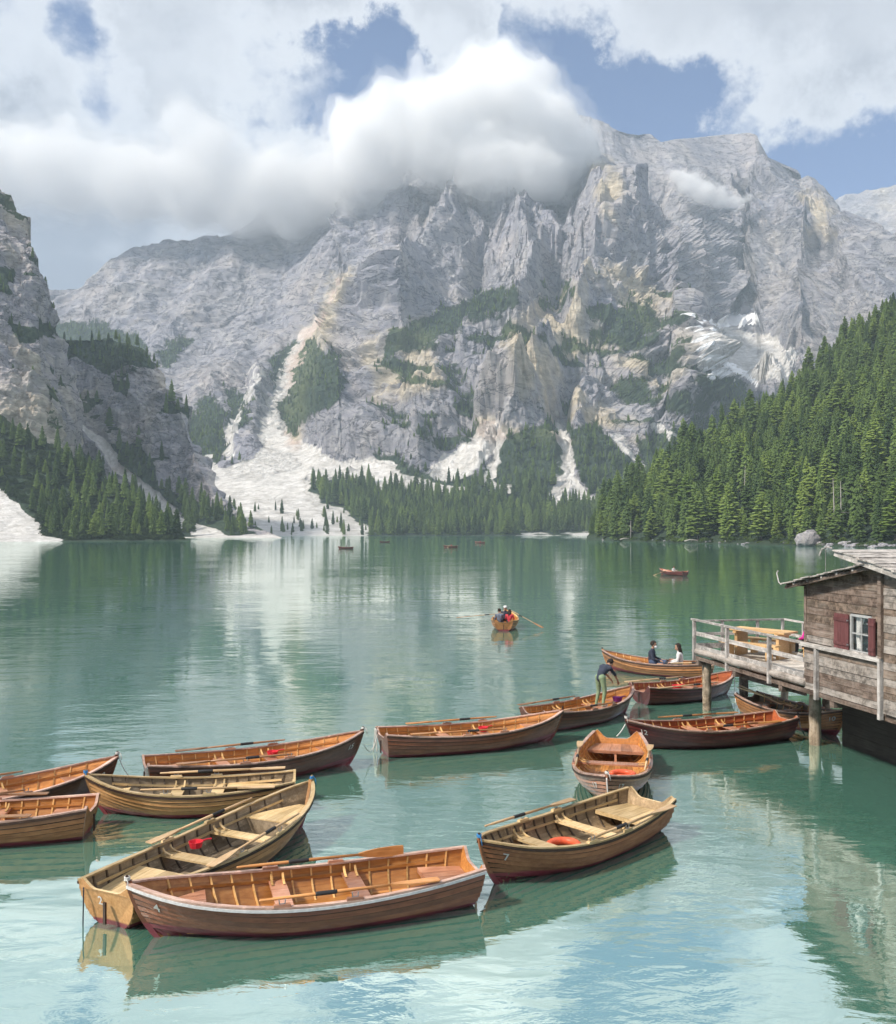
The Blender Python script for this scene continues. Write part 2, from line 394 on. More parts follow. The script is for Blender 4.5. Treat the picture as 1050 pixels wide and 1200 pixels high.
def warp_uv(u, v, P, a=7.0, s=0.02):
    w1 = fbm(P * s, 4); w2 = fbm(P * s + 91.0, 4)
    return u + a * 2 * w1, v + a * 2 * w2
def paint_main(u, v, P):
    wu, wv = warp_uv(u, v, P, 9.0, 0.012); e1_, e2_ = warp_uv(u, v, P, 5.0, .05); wu = wu + e1_ - u; wv = wv + e2_ - v
    S = np.full(u.shape, -40.0); Vg = np.full(u.shape, -40.0); Wm = np.full(u.shape, -40.0); Sn = np.full(u.shape, -40.0)
    for pts in ([(238, 532), (262, 548), (300, 530), (312, 500), (330, 498), (352, 522), (400, 538), (450, 546), (505, 560), (552, 576), (520, 584), (455, 570), (392, 560), (360, 560), (372, 585), (402, 602), (446, 632), (180, 634), (225, 610), (262, 600), (242, 560)],
                [(498, 552), (545, 525), (572, 498), (588, 494), (592, 512), (572, 530), (546, 556), (528, 560)],
                [(608, 626), (700, 625), (700, 640), (608, 640)],
                [(812, 400), (822, 380), (900, 395), (935, 425), (930, 445), (880, 448), (840, 440), (815, 425)]):
        S = np.maximum(S, poly_sd(wu, wv, pts))
    for pts, w in (([(318, 520), (322, 470), (338, 430), (360, 390), (385, 350), (400, 320)], [13, 8, 7, 5, 3, 1]),
                   ([(262, 530), (278, 490), (296, 450), (300, 420)], [6, 3, 3, 1]),
                   ([(590, 508), (572, 545), (576, 566), (600, 582)], [6, 5, 6, 5]),
                   ([(655, 500), (666, 530), (664, 550), (648, 585)], [6, 8, 8, 12]), ([(664, 550), (690, 590)], [5, 8]),
                   ([(726, 515), (740, 532), (752, 548)], [5, 4, 2]), ([(770, 500), (786, 512)], [7, 4]),
                   ([(238, 545), (250, 560), (330, 590)], [5, 5, 3])):
        S = np.maximum(S, line_sd(wu, wv, pts, w))
    for pts in ([(326, 420), (345, 402), (372, 404), (396, 425), (398, 460), (370, 480), (345, 505), (325, 500), (322, 455)],
                [(222, 500), (245, 470), (262, 486), (258, 530), (236, 545), (222, 575), (214, 560)],
                [(268, 455), (288, 462), (290, 495), (272, 500)], [(262, 552), (300, 535), (345, 545), (300, 558)],
                [(190, 420), (215, 395), (222, 402), (195, 425)], [(62, 382), (120, 380), (160, 395), (180, 430), (60, 430)],
                [(440, 540), (500, 550), (530, 562), (560, 556), (600, 510), (640, 498), (655, 520), (660, 560), (640, 590), (700, 596), (735, 575), (760, 580), (800, 640), (440, 640), (370, 600), (362, 566), (395, 562), (470, 574), (520, 585), (552, 574), (500, 560), (440, 545)],
                [(672, 512), (700, 500), (728, 530), (748, 560), (700, 575), (676, 545)],
                [(450, 398), (500, 372), (545, 352), (592, 345), (590, 360), (545, 372), (500, 402), (455, 412)],
                [(816, 440), (842, 436), (872, 452), (872, 478), (838, 465)], [(728, 452), (758, 445), (760, 466), (738, 470)], [(775, 462), (802, 456), (806, 474), (782, 478)],
                [(755, 520), (800, 500), (850, 480), (890, 470), (950, 470), (1000, 560), (900, 640), (760, 640)]):
        Vg = np.maximum(Vg, poly_sd(wu, wv, pts))
    # turf on ledges of the buttress
    ledge = fbm(scale3(P, .006, .006, .016), 5, .6)
    turf = 14 * (ledge - 0.02) * 4 - 9
    reg = np.maximum.reduce([poly_sd(wu, wv, q) for q in ([(690, 365), (760, 355), (775, 385), (740, 408), (695, 405)], [(600, 400), (640, 395), (655, 430), (630, 482), (606, 470)],
                             [(440, 480), (520, 490), (530, 515), (470, 520)], [(430, 400), (600, 340), (640, 480), (520, 530), (430, 460)], [(640, 330), (800, 330), (830, 480), (700, 500), (650, 480)])])
    Vg = np.maximum(Vg, np.minimum(reg, turf))
    Vg = np.maximum(Vg, np.minimum(poly_sd(wu, wv, [(690, 365), (760, 355), (775, 385), (740, 408), (695, 405)]), 20 * (ledge + .12)))
    wl = fbm(scale3(P, .008, .008, .006) + 40, 5, .6)
    regw = np.maximum.reduce([poly_sd(wu, wv, q) for q in ([(425, 400), (500, 370), (520, 450), (440, 480)], [(590, 380), (680, 330), (690, 470), (610, 490)], [(685, 285), (760, 300), (815, 400), (780, 470), (690, 440)], [(560, 490), (800, 470), (790, 520), (560, 510)], [(935, 222), (965, 232), (975, 275), (945, 280)], [(690, 180), (730, 200), (730, 260), (700, 260)])])
    Wm = np.maximum(Wm, np.minimum(regw, 60 * (wl - 0.03)))  # patches of sunlight on the buttress, put into the warm mask
    Wm = np.maximum(Wm, line_sd(wu, wv, [(345, 520), (345, 480), (352, 430), (378, 375), (402, 325)], [7, 12, 14, 13, 9]))
    for pts, w in (([(838, 384), (852, 376), (880, 373)], [4, 8, 6]), ([(798, 372), (815, 382), (830, 391)], [3, 5, 4]), ([(815, 402), (850, 428), (890, 448)], [5, 6, 3]), ([(820, 430), (850, 440)], [2, 3])):
        Sn = np.maximum(Sn, line_sd(wu, wv, pts, w))
    f = lambda d, s: sstep(d, -s, s)
    return np.stack([sstep(Vg, -16, 9), f(S, 8), f(Wm, 9), f(Sn, 2)], 1)
def disp_main(P, N, Mk, u, v):
    calm = np.clip(np.maximum(Mk[:, 1], Mk[:, 3]), 0, 1)
    low = sstep(-v, -600, -520) * 0.9 + 0.06                     # little relief on the shore flats
    W = np.stack([fbm(P * .0022, 3), fbm(P * .0022 + 50, 3), fbm(P * .0022 + 90, 3)], 1) * 90
    Q = P + W
    ph = np.arctan2(u - 690, np.maximum(v - 60, 20)) + (.10 * fbm(P * .004, 3) + .05 * fbm(P * .012 + 5, 3)); rp = np.hypot(u - 690, v - 60)
    def flute(k, st, sd, o=3): return ridged(np.stack([ph * 700 / k + sd, rp / (k * st) + sd * .3, P[:, 1] * .0006 + sd], 1), o, .5) - .45
    d = 75 * (ridged(scale3(Q, 1 / 420., 1 / 420., 1 / 900.), 3) - .45)
    d = d + 58 * flute(120., 3.6, 3.3, 2) + 30 * flute(48., 3.0, 7.7, 2) + 13 * flute(20., 2.4, 12.1, 2) + 5 * flute(8.5, 2.0, 21.0, 2)
    d = d + 18 * (ridged(scale3(Q + 300, 1 / 150., 1 / 150., 1 / 260.), 4, .55) - .45)
    d = d + 6 * (ridged(scale3(Q + 700, 1 / 50., 1 / 50., 1 / 70.), 4, .6) - .45)
    d = d + 2.2 * fbm(scale3(P, 1 / 14., 1 / 14., 1 / 18.), 3, .6)
    for pts, A, w in (([(702, 140), (690, 215), (700, 290), (690, 360), (640, 430), (600, 500)], 85, 34), ([(715, 280), (742, 305), (772, 370), (802, 440), (785, 505)], 70, 32),
                      ([(560, 230), (540, 275), (485, 340), (432, 420), (385, 500)], 80, 38), ([(330, 262), (255, 330), (205, 400), (172, 450)], 60, 34), ([(892, 205), (940, 290), (962, 350), (905, 440)], 75, 36),
                      ([(590, 250), (622, 330), (602, 420), (572, 500)], 55, 30), ([(430, 250), (395, 330), (372, 400)], 45, 26), ([(945, 215), (1000, 300), (1030, 380)], 50, 30), ([(240, 300), (150, 360), (100, 400)], 40, 26),
                      ([(830, 160), (850, 230), (835, 300), (850, 350)], 40, 22), ([(885, 160), (900, 240), (888, 320)], 40, 18),
                      ([(402, 320), (350, 430), (320, 510)], -55, 24), ([(562, 300), (532, 420), (560, 510)], -45, 20), ([(652, 330), (664, 430), (655, 510)], -45, 20), ([(745, 160), (775, 220), (800, 300), (815, 390)], -95, 36),
                      ([(300, 410), (262, 530)], -35, 18), ([(480, 290), (440, 360)], -40, 20), ([(870, 200), (868, 300), (860, 370)], -50, 22), ([(985, 260), (940, 350)], -40, 20)):
        dl = -line_sd(u + 10 * fbm(P * .01, 3), v, pts, [0] * len(pts)); k = np.clip(1 - dl / w, 0, 1)
        d = d + A * (k ** 1.3 * sstep(v, 150, 235) if A > 0 else k * k * (3 - 2 * k))
    # bedding: ledges that dip to the left
    slab = sstep(-u, -440, -350) * sstep(-v, -520, -450); d = d * (1 - .42 * slab)
    h = P[:, 2] + (0.16 - .62 * slab) * P[:, 0] + 16 * fbm(P * .006, 3)
    s = (h / 34.0) % 1.0
    d = d + (sstep(s, .0, .75) - sstep(s, .75, 1.0) - .45) * 9.0 * (0.5 + fbm(P * .004 + 7, 2))
    s = (h / 11.0) % 1.0
    d = d + (sstep(s, .0, .7) - sstep(s, .7, 1.0) - .45) * 1.6 * (0.6 + fbm(P * .01 + 3, 2))
    veg = Mk[:, 0]
    tr = 5 * fbm(P / 9.0, 3) * veg
    amp = low * (1 - .88 * calm) * (1 - .55 * veg) * (1 - .90 * sstep(-v, -235, -185) * sstep(u, 640, 690))
    return P + N * (d * amp + tr * low + calm * low * 3 * fbm(P / 40., 4))[:, None]
M_ROCK = rock_mat('limestone')
main_o, main_P, main_M = terrain('mountain', -200, 1200, 850, 400, ridge_main, 640, depth_main, disp_main, paint_main, M_ROCK, wide=(-900, 1900, 90))

# far summit ridge to the right of the massif
def plain_paint(u, v, P):
    z = np.zeros((len(u), 4)); z[:, 2] = .6 * sstep(fbm(P * .004, 4), -.1, .3); return z
def disp_far(P, N, Mk, u, v):
    Q = P + 60 * np.stack([fbm(P * .003, 3)] * 3, 1)
    return P + N * (120 * (ridged(scale3(Q, 1 / 500., 1 / 500., 1 / 900.), 5, .55) - .45))[:, None]
terrain('mountain_ridge', 940, 1330, 190, 90, [(940, 262), (975, 240), (1000, 234), (1030, 226), (1060, 214), (1150, 200), (1330, 190)], 330,
        lambda u, v, tt: 3500 + 700 * tt, disp_far, plain_paint, M_ROCK)

# ------------------------------------------------------------------ left cliff, wooded knoll and shore slope
M_ROCK_NEAR = rock_mat('limestone_cliff', 0.36, (1.12, 1.09, 1.06))
def disp_cliff(P, N, Mk, u, v):
    calm = np.maximum(Mk[:, 1], .6 * Mk[:, 0])
    W = np.stack([fbm(P * .006, 3), fbm(P * .006 + 50, 3), fbm(P * .006 + 90, 3)], 1) * 28
    Q = P + W
    d = 20 * (ridged(scale3(Q, 1 / 120., 1 / 120., 1 / 420.), 3) - .45)
    d = d + 15 * (ridged(scale3(Q + 300, 1 / 42., 1 / 42., 1 / 150.), 4, .6) - .45) + 7 * (ridged(scale3(Q + 500, 1 / 15., 1 / 15., 1 / 45.), 4, .6) - .45)
    d = d + 3.0 * fbm(scale3(P, 1 / 7., 1 / 7., 1 / 12.), 4, .65)
    h = P[:, 2] - .10 * P[:, 0] + 7 * fbm(P * .015, 3); s = (h / 13.0) % 1.0
    d = d + (sstep(s, .0, .7) - sstep(s, .7, 1.0) - .45) * 2.2
    low = sstep(-v, -625, -560)
    return P + N * (d * (1 - .8 * calm) * (.05 + .95 * low))[:, None]
def paint_cliff(u, v, P):
    wu, wv = warp_uv(u, v, P, 9, .03)
    led = fbm(scale3(P, .02, .02, .06), 5, .6)
    Vg = np.full(u.shape, -40.0)
    for q in ([(20, 388), (66, 378), (66, 392), (30, 402)], [(-300, 470), (0, 486), (40, 512), (78, 525), (90, 560), (-300, 560)], [(0, 310), (18, 312), (14, 340), (-60, 330)]):
        Vg = np.maximum(Vg, poly_sd(wu, wv, q))
    Vg = np.maximum(Vg, 40 * (led - .20))
    Wm = 50 * (fbm(scale3(P, .02, .02, .008) + 20, 4) - .12)
    return np.stack([sstep(Vg, -5, 5), np.zeros(len(u)), sstep(Wm, -8, 12) * .75, np.zeros(len(u))], 1)
ridge_cliff = [(-330, 120), (-120, 190), (-40, 205), (0, 222), (10, 232), (20, 246), (38, 256), (43, 268), (42, 296), (50, 312), (58, 340), (62, 352), (60, 380), (70, 396), (76, 440), (80, 520), (92, 560)]
def depth_cliff(u, v, tt): return 560 + 60 * tt + 190 * tt ** 1.6 + 0.25 * np.clip(u, -300, 100)
cliff_o, cliff_P, cliff_M = terrain('cliff', -330, 92, 260, 260, ridge_cliff, lambda u: np.full(len(u), 640.0), depth_cliff, disp_cliff, paint_cliff, M_ROCK_NEAR, back=(40, 150, 300))

def paint_knoll(u, v, P):
    wu, wv = warp_uv(u, v, P, 7, .02)
    Vg = np.full(u.shape, -40.0); S = Vg.copy()
    for q in ([(60, 385), (190, 390), (185, 432), (150, 425), (128, 440), (90, 415), (60, 425)], [(120, 520), (165, 522), (185, 545), (180, 575), (150, 560)],
              [(150, 570), (200, 590), (230, 612), (262, 640), (120, 640)], [(165, 560), (250, 592), (320, 640), (262, 640), (230, 610)], [(130, 440), (150, 450), (150, 470), (135, 462)], [(40, 500), (110, 540), (150, 600), (40, 640)]):
        Vg = np.maximum(Vg, poly_sd(wu, wv, q))
    S = np.maximum(S, line_sd(wu, wv, [(98, 498), (118, 520), (140, 545), (165, 570), (190, 590), (215, 612), (262, 634)], [3, 6, 6, 7, 8, 8, 9]))
    S = np.maximum(S, poly_sd(wu, wv, [(150, 628), (330, 628), (330, 640), (150, 640)]))
    led = fbm(scale3(P, .016, .016, .05) + 9, 5, .6); Vg = np.maximum(Vg, 40 * (led - .20))
    Vg = np.where(S > 0, -40, Vg)
    Wm = 50 * (fbm(scale3(P, .02, .02, .008) + 60, 4) - .18)
    return np.stack([sstep(Vg, -5, 5), sstep(S, -4, 4), sstep(Wm, -8, 12) * .6, np.zeros(len(u))], 1)
ridge_knoll = [(40, 410), (70, 402), (92, 398), (130, 398), (160, 410), (178, 430), (196, 458), (212, 478), (222, 512), (236, 545), (248, 578), (262, 592), (290, 612), (318, 626), (330, 630)]
vkn = [640, 628, 610, 580, 540, 480, 400]; dkn = [560, 690, 740, 790, 820, 850, 900]
knoll_o, knoll_P, knoll_M = terrain('rocky_knoll', 40, 330, 240, 220, ridge_knoll, lambda u: np.full(len(u), 642.0),
        lambda u, v, tt: smooth_interp([-q for q in vkn], dkn, -v) - .25 * np.abs(u - 130), disp_cliff, paint_knoll, M_ROCK_NEAR, back=(40, 150, 300))

def paint_left(u, v, P):
    wu, wv = warp_uv(u, v, P, 6, .04)
    S = np.maximum(poly_sd(wu, wv, [(-300, 560), (-30, 575), (8, 590), (22, 612), (60, 630), (78, 637), (78, 650), (-300, 650)]), line_sd(wu, wv, [(0, 580), (18, 605), (40, 622)], [6, 8, 8]))
    Vg = np.full(u.shape, 40.0)
    return np.stack([np.where(S > 0, 0, 1.0), sstep(S, -3, 3), np.zeros(len(u)), np.zeros(len(u))], 1)
ridge_left = [(-330, 410), (-100, 462), (0, 498), (40, 515), (80, 535), (110, 552), (150, 578), (190, 606), (206, 627), (225, 634)]
def depth_left(u, v, tt): return smooth_interp([-650, -636, -620, -590, -550, -500, -400], [380, 420, 470, 515, 555, 595, 660], -v) + .18 * np.clip(u, -300, 220)
def disp_soft(P, N, Mk, u, v): return P + N * ((3.0 * fbm(P / 30., 4) + 1.0 * fbm(P / 6., 3)) * sstep(-v, -640, -620))[:, None]
left_o, left_P, left_M = terrain('wooded_slope', -330, 225, 240, 110, ridge_left, lambda u: np.full(len(u), 650.0), depth_left, disp_soft, paint_left, rock_mat('slope_soil', 0.22), back=(25, 60, 120))

# ------------------------------------------------------------------ forested slope on the right
us_r = [688, 700, 740, 800, 850, 900, 930, 950, 1000, 1050, 1150, 1300, 2000]
vg_r = [628, 618, 580, 533, 512, 480, 464, 443, 405, 366, 300, 215, 60]
ds_r = [545, 520, 470, 415, 385, 355, 342, 334, 312, 292, 262, 225, 120]
dr_r = [560, 545, 548, 565, 590, 622, 645, 655, 690, 725, 770, 820, 700]
def base_right(u): return V0 + EYE * F / (interp(us_r, ds_r, u)) * 1.25
def depth_right(u, v, tt):
    a = interp(us_r, ds_r, u); b = interp(us_r, dr_r, u)
    vb = V0 + EYE * F / a * 1.25
    return a * 0.93 + (b - a * .93) * (0.72 * tt + .28 * tt * tt)
def disp_right(P, N, Mk, u, v): return P + N * ((5.0 * fbm(P / 45., 4) + .7 * fbm(P / 5., 3)) * sstep(P[:, 2], -1, 12))[:, None]
def paint_right(u, v, P):
    z = np.zeros((len(u), 4)); z[:, 0] = 1.0
    z[:, 1] = 0.75 * sstep(.3 - P[:, 2] + 2.0 * fbm(P / 9., 3), .6, 1.3); z[:, 0] = 1 - z[:, 1]; return z
right_o, right_P, right_M = terrain('forest_slope', 688, 1290, 260, 130, list(zip(us_r, vg_r)), base_right, depth_right, disp_right, paint_right, rock_mat('forest_floor', 0.2), back=(30, 80, 160), wide=(688, 2000, 90))

# ------------------------------------------------------------------ water
def water_mat():
    m, t, b = new_mat('lake_water'); t.n.remove(b)
    o = t.n['Material Output']
    geo = t.new('ShaderNodeNewGeometry'); P = geo.outputs['Position']
    big = t.noise(P, 0.02, 3, 0.5)
    c = t.mix(t.mapr(big, 0.35, 0.65), (0.130, 0.340, 0.255), (0.160, 0.390, 0.305))
    # wind ripples: patches of ruffled water between glassy ones
    gust = t.mapr(t.noise(t.mapping(P, (0.55, 1, 1)), 0.07, 4, 0.55, 0.5), 0.40, 0.62, 0.12, 1.0, True)
    r1 = t.noise(t.mapping(P, (0.55, 1.0, 1), (0, 0, R(12))), 3.2, 4, 0.55, 0.4)
    r2 = t.noise(t.mapping(P, (0.5, 1.0, 1), (0, 0, R(-18))), 0.85, 3, 0.5, 0.3)
    r3 = t.noise(P, 0.22, 2, 0.5)
    h = t.math('ADD', t.math('MULTIPLY', t.math('MULTIPLY', r1, 0.010), gust), t.math('ADD', t.math('MULTIPLY', r2, 0.020), t.math('MULTIPLY', r3, 0.03)))
    bn = t.new('ShaderNodeBump'); bn.inputs['Strength'].default_value = 1.0; bn.inputs['Distance'].default_value = 1.0; t.put(bn.inputs['Height'], h)
    df = t.new('ShaderNodeBsdfDiffuse'); t.put(df.inputs[0], c)
    gl = t.new('ShaderNodeBsdfGlossy'); gl.inputs['Color'].default_value = (0.93, 0.99, 0.965, 1); gl.inputs['Roughness'].default_value = 0.015; t.l.new(bn.outputs[0], gl.inputs['Normal'])
    fr = t.new('ShaderNodeFresnel'); fr.inputs[0].default_value = 1.34; t.l.new(bn.outputs[0], fr.inputs['Normal'])
    mx = t.new('ShaderNodeMixShader'); t.put(mx.inputs[0], t.mapr(fr.outputs[0], 0.03, 0.75, 0.68, 0.94)); t.l.new(df.outputs[0], mx.inputs[1]); t.l.new(gl.outputs[0], mx.inputs[2])
    t.l.new(mx.outputs[0], o.inputs[0])
    return m
M_WATER = water_mat()
water = mesh_obj('lake_water', [(-1500, -60, 0), (1500, -60, 0), (1500, 1300, 0), (-1500, 1300, 0)], [(0, 1, 2, 3)], M_WATER); water['kind'] = 'structure'

# ------------------------------------------------------------------ rowing boats
def wood_mat(name, a, b2, rough=0.45, coat=0.0, grain=9.0, axis=0, red=None, wear=0.0, dark=0.55, scale=1.0, bumpd=0.003):
    """planed or weathered timber: grain drawn out along one axis, patchy tone, optional antifouling paint near the keel"""
    m, t, b = new_mat(name)
    tc = t.new('ShaderNodeTexCoord'); P = tc.outputs['Object']
    oi = t.new('ShaderNodeObjectInfo'); rnd = oi.outputs['Random']
    off = t.new('ShaderNodeCombineXYZ'); t.put(off.inputs[0], t.math('MULTIPLY', rnd, 37.0)); t.put(off.inputs[1], t.math('MULTIPLY', rnd, 11.0)); t.put(off.inputs[2], t.math('MULTIPLY', rnd, 23.0))
    Q = t.vmath('ADD', P, off.outputs[0])
    sc = [grain * scale] * 3; sc[axis] = 0.7 * scale
    g = t.noise(t.mapping(Q, tuple(sc)), 2.4, 7, 0.65, 0.5)
    patch = t.noise(Q, 1.6 * scale, 5, 0.6)
    c = t.mix(t.mapr(g, 0.32, 0.68), tuple(x * dark for x in a), a)
    c = t.mix(t.mapr(patch, 0.38, 0.66), c, t.mix(t.mapr(g, 0.35, 0.62), a, b2))
    tone = t.mapr(rnd, 0, 1, 0.70, 1.28)
    c = t.vmath('SCALE', c, tone)
    if wear:
        w = t.mapr(t.noise(Q, 5.5 * scale, 8, 0.72), 0.62 - wear * .3, 0.74 - wear * .25)
        c = t.mix(t.math('MULTIPLY', w, 0.7), c, tuple(min(1, x * 1.9 + .06) for x in a))
    if red:
        sp = t.new('ShaderNodeSeparateXYZ'); t.put(sp.inputs[0], P)
        e = t.math('ADD', sp.outputs[2], t.math('MULTIPLY', t.math('SUBTRACT', patch, 0.5), 0.05))
        e = t.math('SUBTRACT', e, t.mapr(sp.outputs[0], 0.6, 2.4, 0.02, 0.17))
        c = t.mix(t.mapr(e, 0.045, 0.075, 1, 0), c, t.mix(t.mapr(patch, .4, .65), red, tuple(x * .55 for x in red)))
    t.put(b.inputs['Base Color'], c)
    t.put(b.inputs['Roughness'], t.mapr(g, 0.3, 0.7, rough + 0.12, rough - 0.06)); b.inputs['Specular IOR Level'].default_value = 0.35
    if coat: b.inputs['Coat Weight'].default_value = coat; b.inputs['Coat Roughness'].default_value = 0.18
    bump(t, g, 0.6, bumpd, b)
    return m
def flat_mat(name, c, rough=0.6, metal=0.0, spec=0.3):
    m, t, b = new_mat(name)
    tc = t.new('ShaderNodeTexCoord'); n = t.noise(tc.outputs['Object'], 14.0, 5, 0.6)
    t.put(b.inputs['Base Color'], t.mix(t.mapr(n, .35, .65), tuple(x * .78 for x in c), c))
    b.inputs['Roughness'].default_value = rough; b.inputs['Metallic'].default_value = metal; b.inputs['Specular IOR Level'].default_value = spec
    return m
RED = (0.26, 0.045, 0.06)
M_ = dict(
  brown_out=wood_mat('varnished_oak', (0.245, 0.078, 0.034), (0.34, 0.130, 0.055), .38, .5, red=RED),
  dark_out=wood_mat('dark_varnished_oak', (0.105, 0.036, 0.020), (0.155, 0.062, 0.032), .38, .5, red=RED),
  maroon_out=wood_mat('maroon_varnished_planking', (0.105, 0.020, 0.018), (0.155, 0.036, 0.026), .36, .5, red=(.10, .02, .025)),
  tan_out=wood_mat('ochre_planking', (0.50, 0.25, 0.095), (0.61, 0.35, 0.15), .5, .12, red=RED),
  olive_out=wood_mat('weathered_brown_planking', (0.31, 0.130, 0.060), (0.42, 0.20, 0.09), .5, .1, red=RED),
  gold_out=wood_mat('golden_planking', (0.37, 0.160, 0.060), (0.49, 0.235, 0.095), .42, .25, red=RED),
  orange_in=wood_mat('orange_varnish', (0.50, 0.200, 0.050), (0.62, 0.30, 0.095), .4, .3),
  red_in=wood_mat('red_orange_varnish', (0.40, 0.105, 0.038), (0.50, 0.16, 0.06), .4, .3),
  grey_in=wood_mat('grey_weathered_inside', (0.22, 0.165, 0.105), (0.30, 0.24, 0.17), .65, 0, wear=.3),
  brown_in=wood_mat('brown_weathered_inside', (0.29, 0.20, 0.11), (0.38, 0.28, 0.17), .62, 0, wear=.25),
  pale=wood_mat('pale_ash', (0.62, 0.44, 0.22), (0.72, 0.55, 0.33), .5, .1),
  rose=wood_mat('rosy_mahogany', (0.47, 0.215, 0.13), (0.58, 0.33, 0.22), .32, .4),
  honey=wood_mat('honey_rib', (0.70, 0.40, 0.14), (0.78, 0.50, 0.22), .45, .2),
  darkrib=wood_mat('dark_rib', (0.085, 0.062, 0.045), (0.12, 0.09, 0.06), .6),
  lap_shade=flat_mat('painted_lap_shadow', (0.03, 0.02, 0.014), .6),
  white=flat_mat('white_rail_paint', (0.78, 0.77, 0.77), .4),
  rail_dark=wood_mat('dark_rubbing_strake', (0.05, 0.026, 0.018), (0.075, 0.04, 0.025), .5),
  rosy_rail=wood_mat('worn_rosy_rail', (0.48, 0.30, 0.235), (0.62, 0.46, 0.38), .38, .2, wear=.3),
  leather=flat_mat('black_leather', (0.03, 0.03, 0.033), .55),
  oar_o=wood_mat('orange_oar', (0.56, 0.235, 0.07), (0.64, 0.32, 0.12), .38, .3),
  oar_p=wood_mat('pale_oar', (0.58, 0.38, 0.20), (0.66, 0.47, 0.28), .45, .1),
  oar_b=wood_mat('brown_oar', (0.30, 0.15, 0.07), (0.38, 0.21, 0.11), .42, .2),
  rope=flat_mat('white_rope', (0.72, 0.70, 0.66), .85), bluerope=flat_mat('blue_rope', (0.05, 0.25, 0.55), .7), chain=flat_mat('dark_mooring_line', (0.03, 0.035, 0.05), .6),
  metal=flat_mat('galvanised_iron', (0.35, 0.35, 0.36), .4, .8), num=flat_mat('white_number_paint', (0.85, 0.84, 0.80), .6),
  orange_plastic=flat_mat('orange_plastic', (0.75, 0.13, 0.06), .4), red_plastic=flat_mat('red_plastic', (0.70, 0.03, 0.05), .4), purple=flat_mat('purple_cloth', (0.22, 0.04, 0.25), .8))

W_T = [0, .12, .28, .45, .6, .75, .86, .94, .985, 1.0]; W_V = [.66, .82, .95, 1.0, .97, .82, .60, .33, .11, .02]
S_T = [0, .15, .3, .5, .7, .85, 1.0]; S_V = [.585, .52, .475, .455, .505, .60, .755]
K_T = [0, .2, .5, .8, 1.0]; K_V = [-.05, -.10, -.11, -.10, -.06]
_tt = np.linspace(0, 1, 801)
LUT_W = smooth_interp(W_T, W_V, _tt).tolist(); LUT_S = smooth_interp(S_T, S_V, _tt).tolist(); LUT_K = np.interp(_tt, K_T, K_V).tolist()
def lut(a, t):
    x = min(max(t, 0.0), 1.0) * 800; i = min(int(x), 799); f = x - i; return a[i] * (1 - f) + a[i + 1] * f
class Hull:
    def __init__(s, L, B, hs=1.0): s.L = L; s.B = B; s.hs = hs
    def b(s, t): return s.B / 2 * lut(LUT_W, t)
    def zs(s, t): return s.hs * lut(LUT_S, t)
    def zk(s, t): return lut(LUT_K, t)
    def p(s, t, q, side=1):
        q = min(max(q, 0.0), 1.0)
        x0 = -s.L / 2 + .16 * (1 - q); x1 = s.L / 2 - .26 * (1 - q) - .16 * (1 - q) ** 3
        w = min(max((t - .55) / .45, 0), 1); w = w * w * (3 - 2 * w)
        a = q * math.pi / 2
        f = (1 - w) * math.sin(a) ** .8 + w * (q ** .82); g = (1 - w) * (1 - math.cos(a)) + w * q
        zk = s.zk(t); return Vector((x0 + t * (x1 - x0), side * s.b(t) * f, zk + (s.zs(t) - zk) * g))
    def nrm(s, t, q, side=1):
        e = .01; a = s.p(min(t + e, 1), q, side) - s.p(max(t - e, 0), q, side); c = s.p(t, min(q + e, 1), side) - s.p(t, max(q - e, 0), side)
        n = a.cross(c) * (1 if side < 0 else -1)
        n.normalize()
        if n.y * side < 0: n = -n
        return n
    def q_at(s, t, z):
        lo, hi = 0.0, 1.0
        for _ in range(18):
            m = (lo + hi) / 2
            if s.p(t, m).z < z: lo = m
            else: hi = m
        return (lo + hi) / 2
    def inner(s, t, z, side=1, off=.02):
        q = s.q_at(t, z); v = s.p(t, q, side); return v - s.nrm(t, q, side) * off

def strip(mb, rings, m_of=None, close=True):
    """rings: list of 4-corner lists -> closed bar"""
    b = len(mb.v); n = len(rings[0])
    for r in rings: mb.v += [tuple(p) for p in r]
    for i in range(len(rings) - 1):
        for k in range(n):
            mb.f.append((b + i * n + k, b + i * n + (k + 1) % n, b + (i + 1) * n + (k + 1) % n, b + (i + 1) * n + k)); mb.m.append(m_of[k] if m_of else 0)
    if close:
        mb.f.append(tuple(b + k for k in reversed(range(n)))); mb.m.append(0)
        e = b + (len(rings) - 1) * n; mb.f.append(tuple(e + k for k in range(n))); mb.m.append(0)
    return mb

def text_mesh(txt):
    cu = bpy.data.curves.new('t', 'FONT'); cu.body = txt; cu.size = 1.0; cu.align_x = 'CENTER'; cu.offset = 0.012
    o = bpy.data.objects.new('t', cu); COL.objects.link(o); dg = bpy.context.evaluated_depsgraph_get()
    me = bpy.data.meshes.new_from_object(o.evaluated_get(dg)); bpy.data.objects.remove(o); bpy.data.curves.remove(cu)
    V = np.array([v.co[:] for v in me.vertices]); Fc = [tuple(p.vertices) for p in me.polygons]; bpy.data.meshes.remove(me)
    return V, Fc

